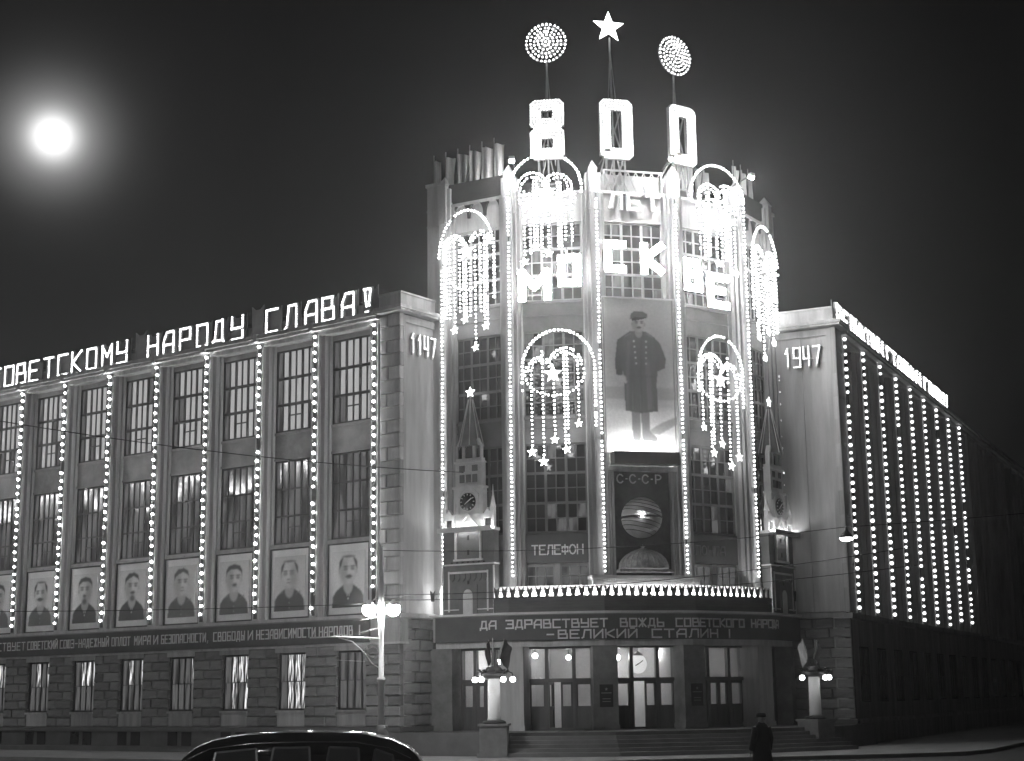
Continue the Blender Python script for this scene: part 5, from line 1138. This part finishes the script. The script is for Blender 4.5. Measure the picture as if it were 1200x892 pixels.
wire(sagged((-24, 50, 12.9), (-1.9, 60, 10.9), .5), 'thin overhead wire crossing the upper windows of the left wing', .016)
wire(sagged((-30, 54, 5.9), (-4.7, 56, 5.75), .25), 'overhead wire running left from the street lamp past the portraits')
wire(sagged((-4.7, 56, 6.02), (13, 52, 7.1), .35), 'upper overhead wire running right from the street lamp across the entrance')
wire(sagged((-4.7, 56, 5.85), (14, 55, 6.75), .3), 'lower overhead wire running right from the street lamp across the entrance')
wire(sagged((-4.7, 56, 7.6), (11.56, 55, 8.1), .3), 'overhead wire from the mast top to the hanging lamp on the right')
wire(sagged((11.56, 55, 8.1), (24, 54, 9.0), .1), 'overhead wire holding the hanging lamp from the right')
t = empty('hanging_lamp', (11.56, 55, 7.62), 0, 'small bright shaded lamp hanging on a wire before the right wing', 'street lamp')
b = MB(); b.lathe([(.26, .1), (.2, .2), (.06, .36), (.03, .48)], 14); part('shade', b, M['iron'], t)
part('lamp_globe', MB().lathe([(.05, -.02), (.2, .02), (.24, .1)], 14), M['lamp'], t)

# ================================================================== CAR
def loft(secs, n=20, close=True):
    """secs: (x, half width, z bottom, z top, roundness)"""
    b = MB(); vs = []; fs = []
    for (x, hw, zb, zt, pw) in secs:
        for k in range(n):
            a = 2 * math.pi * k / n; c, s = math.cos(a), math.sin(a)
            yy = hw * math.copysign(abs(c) ** pw, c); zz = (zb + zt) / 2 + (zt - zb) / 2 * math.copysign(abs(s) ** pw, s); vs.append((x, yy, zz))
    for i in range(len(secs) - 1):
        for k in range(n): fs.append((i * n + k, i * n + (k + 1) % n, (i + 1) * n + (k + 1) % n, (i + 1) * n + k))
    fs.append(tuple(range(n - 1, -1, -1))); fs.append(tuple(range((len(secs) - 1) * n, len(secs) * n)))
    return b.add(vs, [tuple(reversed(f)) for f in fs], True)
car = empty('parked_car', (-3.86, 30.0, .18), R(3), 'long black saloon car with a rounded glossy roof cut by the bottom edge', 'car')
part('body', loft([(-2.75, .45, .45, .75, .6), (-2.6, .75, .36, .92, .5), (-2.0, .88, .32, 1.02, .45), (-1.2, .92, .3, 1.08, .42), (0, .94, .3, 1.1, .4), (1.3, .92, .3, 1.08, .42), (2.1, .86, .33, 1.0, .45), (2.7, .6, .42, .8, .55)], 24), M['car'], car)
cab = part('cabin', loft([(-2.36, .50, .85, 1.10, .6), (-2.22, .62, .85, 1.30, .58), (-2.0, .68, .85, 1.47, .58), (-1.65, .73, .85, 1.60, .56), (-1.15, .77, .85, 1.68, .54), (-.4, .79, .85, 1.72, .52), (.5, .79, .85, 1.715, .52), (1.1, .77, .85, 1.67, .54), (1.55, .73, .85, 1.58, .56), (1.85, .67, .85, 1.44, .58), (2.02, .60, .85, 1.28, .58), (2.14, .5, .85, 1.08, .6)], 28), M['car'], car)
for (x0, x1, zt, zt2) in ((-1.75, -.85, 1.36, 1.42), (-.72, .1, 1.43, 1.43), (.28, .98, 1.43, 1.40), (1.1, 1.6, 1.38, 1.27)):
    for s in (-1, 1):
        b = MB(); yb = s * .825; yt = s * .803
        vs = [(x0 + .1, yb, 1.08), (x1, yb, 1.08), (x1 - .02, yt, zt2), (x0 + .16, yt, zt)]; vs += [(x, y - s * .03, z) for x, y, z in vs]
        b.add(vs, [(0, 1, 2, 3), (7, 6, 5, 4), (0, 4, 5, 1), (1, 5, 6, 2), (2, 6, 7, 3), (3, 7, 4, 0)]); wn = part('side_window', b, M['carglass'], car)
        b = MB(); q = vs[:4]
        for i in range(4): b.bar(q[i], q[(i + 1) % 4], .035)
        part('window_trim', b, M['chrome'], wn)
b = MB()
for s in (-1, 1): b.tube([(-2.1, s * .68, 1.25), (-1.7, s * .745, 1.43), (-1.0, s * .775, 1.51), (0, s * .785, 1.53), (.9, s * .775, 1.51), (1.5, s * .745, 1.4), (1.9, s * .67, 1.2)], .018, 5)
part('drip_rail', b, M['chrome'], car)
for x in (-1.75, 1.7):
    for s in (-1, 1):
        b = MB(); b.lathe([(.2, -.09), (.36, -.08), (.38, 0), (.36, .08), (.2, .09)], 20); b.v = [(x + p, s * .8 + z, .38 + q) for p, q, z in b.v]; wl = part('wheel', b, M['rubber'], car)
        b = MB(); b.lathe([(.02, -.1), (.2, -.095), (.2, .095), (.02, .1)], 16); b.v = [(x + p, s * .8 + z, .38 + q) for p, q, z in b.v]; part('hubcap', b, M['chrome'], wl)
for s in (-1, 1):
    part('headlight', balls([(-2.62, s * .62, .78)], .13, 2), M['chrome'], car); part('tail_light', balls([(2.6, s * .6, .72)], .06, 2), M['chrome'], car)
for x, nm in ((-2.8, 'front_bumper'), (2.78, 'rear_bumper')):
    b = MB(); b.tube([(x + (.2 if x < 0 else -.2), -.9, .5), (x, -.5, .5), (x, .5, .5), (x + (.2 if x < 0 else -.2), .9, .5)], .06, 8); part(nm, b, M['chrome'], car)

# ================================================================== PERSON
def skinned(name, verts, edges, radii, m, parent, sub=1):
    me = bpy.data.meshes.new(name); me.from_pydata(verts, edges, []); o = bpy.data.objects.new(name, me); COL.objects.link(o)
    md_ = o.modifiers.new('skin', 'SKIN'); o.modifiers.new('sub', 'SUBSURF').levels = sub
    sv = me.skin_vertices[0].data
    for i, r in enumerate(radii): sv[i].radius = r if isinstance(r, tuple) else (r, r)
    sv[0].use_root = True
    dg = bpy.context.evaluated_depsgraph_get(); me2 = bpy.data.meshes.new_from_object(o.evaluated_get(dg)); me2.name = name
    me2.materials.clear(); me2.materials.append(m); me2.polygons.foreach_set('use_smooth', [True] * len(me2.polygons)); bpy.data.objects.remove(o)
    return link(name, me2, parent)
def person(loc, rz, lab):
    t = empty('person', loc, rz, lab, 'person')
    V = [(0, 0, .95), (0, 0, 1.15), (0, 0, 1.38), (0, 0, 1.5), (0, -.01, 1.57), (0, -.01, 1.66), (0, -.005, 1.735),
         (-.1, 0, .88), (-.11, -.08, .5), (-.11, .0, .1), (-.11, -.14, .04), (.1, 0, .88), (.11, .06, .5), (.11, .16, .12), (.11, .04, .05),
         (-.2, 0, 1.4), (-.27, .02, 1.12), (-.27, -.08, .88), (-.27, -.1, .80), (.2, 0, 1.4), (.27, -.02, 1.12), (.28, -.1, .88), (.28, -.12, .80)]
    E_ = [(0, 1), (1, 2), (2, 3), (3, 4), (4, 5), (5, 6), (0, 7), (7, 8), (8, 9), (9, 10), (0, 11), (11, 12), (12, 13), (13, 14), (2, 15), (15, 16), (16, 17), (17, 18), (2, 19), (19, 20), (20, 21), (21, 22)]
    rad = [(.17, .12), (.16, .11), (.18, .12), .07, .075, .095, .07, .1, .07, .055, .04, .1, .07, .055, .04, .075, .058, .045, .04, .075, .058, .045, .04]
    for s, w_ in ((-1, 18), (1, 22)):
        wx, wy, wz = V[w_]
        for k, (dx, ln) in enumerate(((-.028, .06), (-.01, .075), (.01, .07), (.026, .055))):
            i = len(V); V += [(wx + dx * .5, wy - .02 + dx, wz - .06), (wx + dx * .5 - s * .01, wy - .03 + dx, wz - .06 - ln)]; E_ += [(w_, i), (i, i + 1)]; rad += [.011, .008]
        i = len(V); V += [(wx - s * .02, wy - .05, wz - .02), (wx - s * .025, wy - .065, wz - .07)]; E_ += [(w_, i), (i, i + 1)]; rad += [.012, .009]
    body = skinned('body', V, E_, rad, M['skin'], t)
    b = MB(); b.lathe([(.30, .42), (.285, .6), (.235, .95), (.225, 1.2), (.24, 1.38), (.16, 1.5), (.09, 1.55), (.08, 1.57)], 18); b.v = [(x, y * .72 - .01, z) for x, y, z in b.v]; cl = part('coat', b, M['coat'], t)
    for s in (-1, 1):
        b = MB(); b.tube([(s * .19, 0, 1.43), (s * .255, .01, 1.15), (s * .275, -.09, .86)], [.095, .08, .068], 12); part('sleeve', b, M['coat'], cl)
        y0 = -.08 if s < 0 else .06
        b = MB(); b.tube([(s * .1, 0, .9), (s * .11, y0, .5), (s * .11, 0 if s < 0 else .16, .1)], [.11, .085, .075], 10); part('trouser_leg', b, M['coat'], t)
        b = MB(); b.tube([(s * .11, .03 if s < 0 else .19, .06), (s * .11, -.06 if s < 0 else .1, .06), (s * .11, -.16 if s < 0 else 0, .045)], [.06, .06, .04], 8); part('shoe', b, M['rubber'], t)
    b = MB(); b.lathe([(.105, 1.69), (.13, 1.695), (.135, 1.74), (.12, 1.79), (.05, 1.8)], 16, (0, -.005, 0)); b.add([(-.09, -.1, 1.69), (.09, -.1, 1.69), (.07, -.2, 1.675), (-.07, -.2, 1.675), (-.09, -.1, 1.7), (.09, -.1, 1.7), (.07, -.2, 1.685), (-.07, -.2, 1.685)], [(0, 3, 2, 1), (4, 5, 6, 7), (2, 3, 7, 6), (1, 2, 6, 5), (3, 0, 4, 7)]); part('cap', b, M['coat'], t)
    b = MB(); b.tube([(0, -.09, 1.645), (0, -.118, 1.625), (0, -.1, 1.615)], [.012, .018, .012], 6); part('nose', b, M['skin'], t)
    for s in (-1, 1):
        part('eye', balls([(s * .035, -.088, 1.66)], .012), M['rubber'], t); part('ear', balls([(s * .098, 0, 1.645)], .025), M['skin'], t)
    b = MB(); b.box(-.03, .03, -.098, -.085, 1.59, 1.6); part('mouth', b, M['dark'], t)
    return t
person((6.35, 42, .16), R(205), 'person in dark coat and cap walking in the road before the steps')

# ================================================================== THE LIT HOUSE ACROSS THE LEFT STREET (seen as reflections in the panes)
OP = Fr((-60, 72), LW.az + 180)
hs = thing('opposite_building', OP, -14, 0, .3, 'dark house across the left street, mirrored in the panes', 'building')
part('wall', MB().box(-6, 34, .3, 12, 0, 15.4), M['block'], hs)
b = MB(); b.box(-6.3, 34.3, -.1, 12.2, 15.4, 15.9); part('cornice', b, M['stone'], hs)
for i in range(10):
    for j in range(4): o = part('window', MB().box(0, 1.4, .22, .29, 0, 2.2), M['lit3'], hs); o.location = (-4.2 + i * 3.7, 0, 1.3 + j * 3.6)
gt = thing('roof_garland', OP, -14, .1, 16.2, 'zigzag bulb garland on the roof across the left street', 'light garland')
bulb_string(gt, [(-6 + i * 1.6, 0, 0.3 + 2.4 * (i % 2)) for i in range(26)], .45, .16, M['bulb_wing'], .05)
b = MB()
for i in range(11): b.bar((-5 + i * 3.8, .2, 0), (-5 + i * 3.8, .2, 3), .08)
b.bar((-6, .2, .2), (34, .2, .2), .06); b.bar((-6, .2, 2.7), (34, .2, 2.7), .06); part('support_rack', b, M['iron'], gt)
# ================================================================== NIGHT HAZE
hz = MB(); hz.box(-1600, 1600, -700, 2700, -1.6, 34.0); hm = bpy.data.materials.new('night_haze'); hm.use_nodes = True
hm.node_tree.nodes.clear(); ho = hm.node_tree.nodes.new('ShaderNodeOutputMaterial'); hv = hm.node_tree.nodes.new('ShaderNodeVolumePrincipled')
hv.inputs['Density'].default_value = 0.00095; hv.inputs['Color'].default_value = (.9, .9, .9, 1); hv.inputs['Anisotropy'].default_value = 0.87
hm.node_tree.links.new(hv.outputs[0], ho.inputs['Volume']); part('haze', hz, hm, None, 'stuff')
# ================================================================== MOON
mo = MB().lathe([(9 * math.cos(R(a)), 9 * math.sin(R(a))) for a in range(-88, 89, 8)], 40); o = part('moon', mo, M['moon'], None); o.location = Vector(md) * 1500 + Vector((0, 0, 2.45)); tag(o, 'large blurred white moon in the dark sky above the left wing', 'moon')
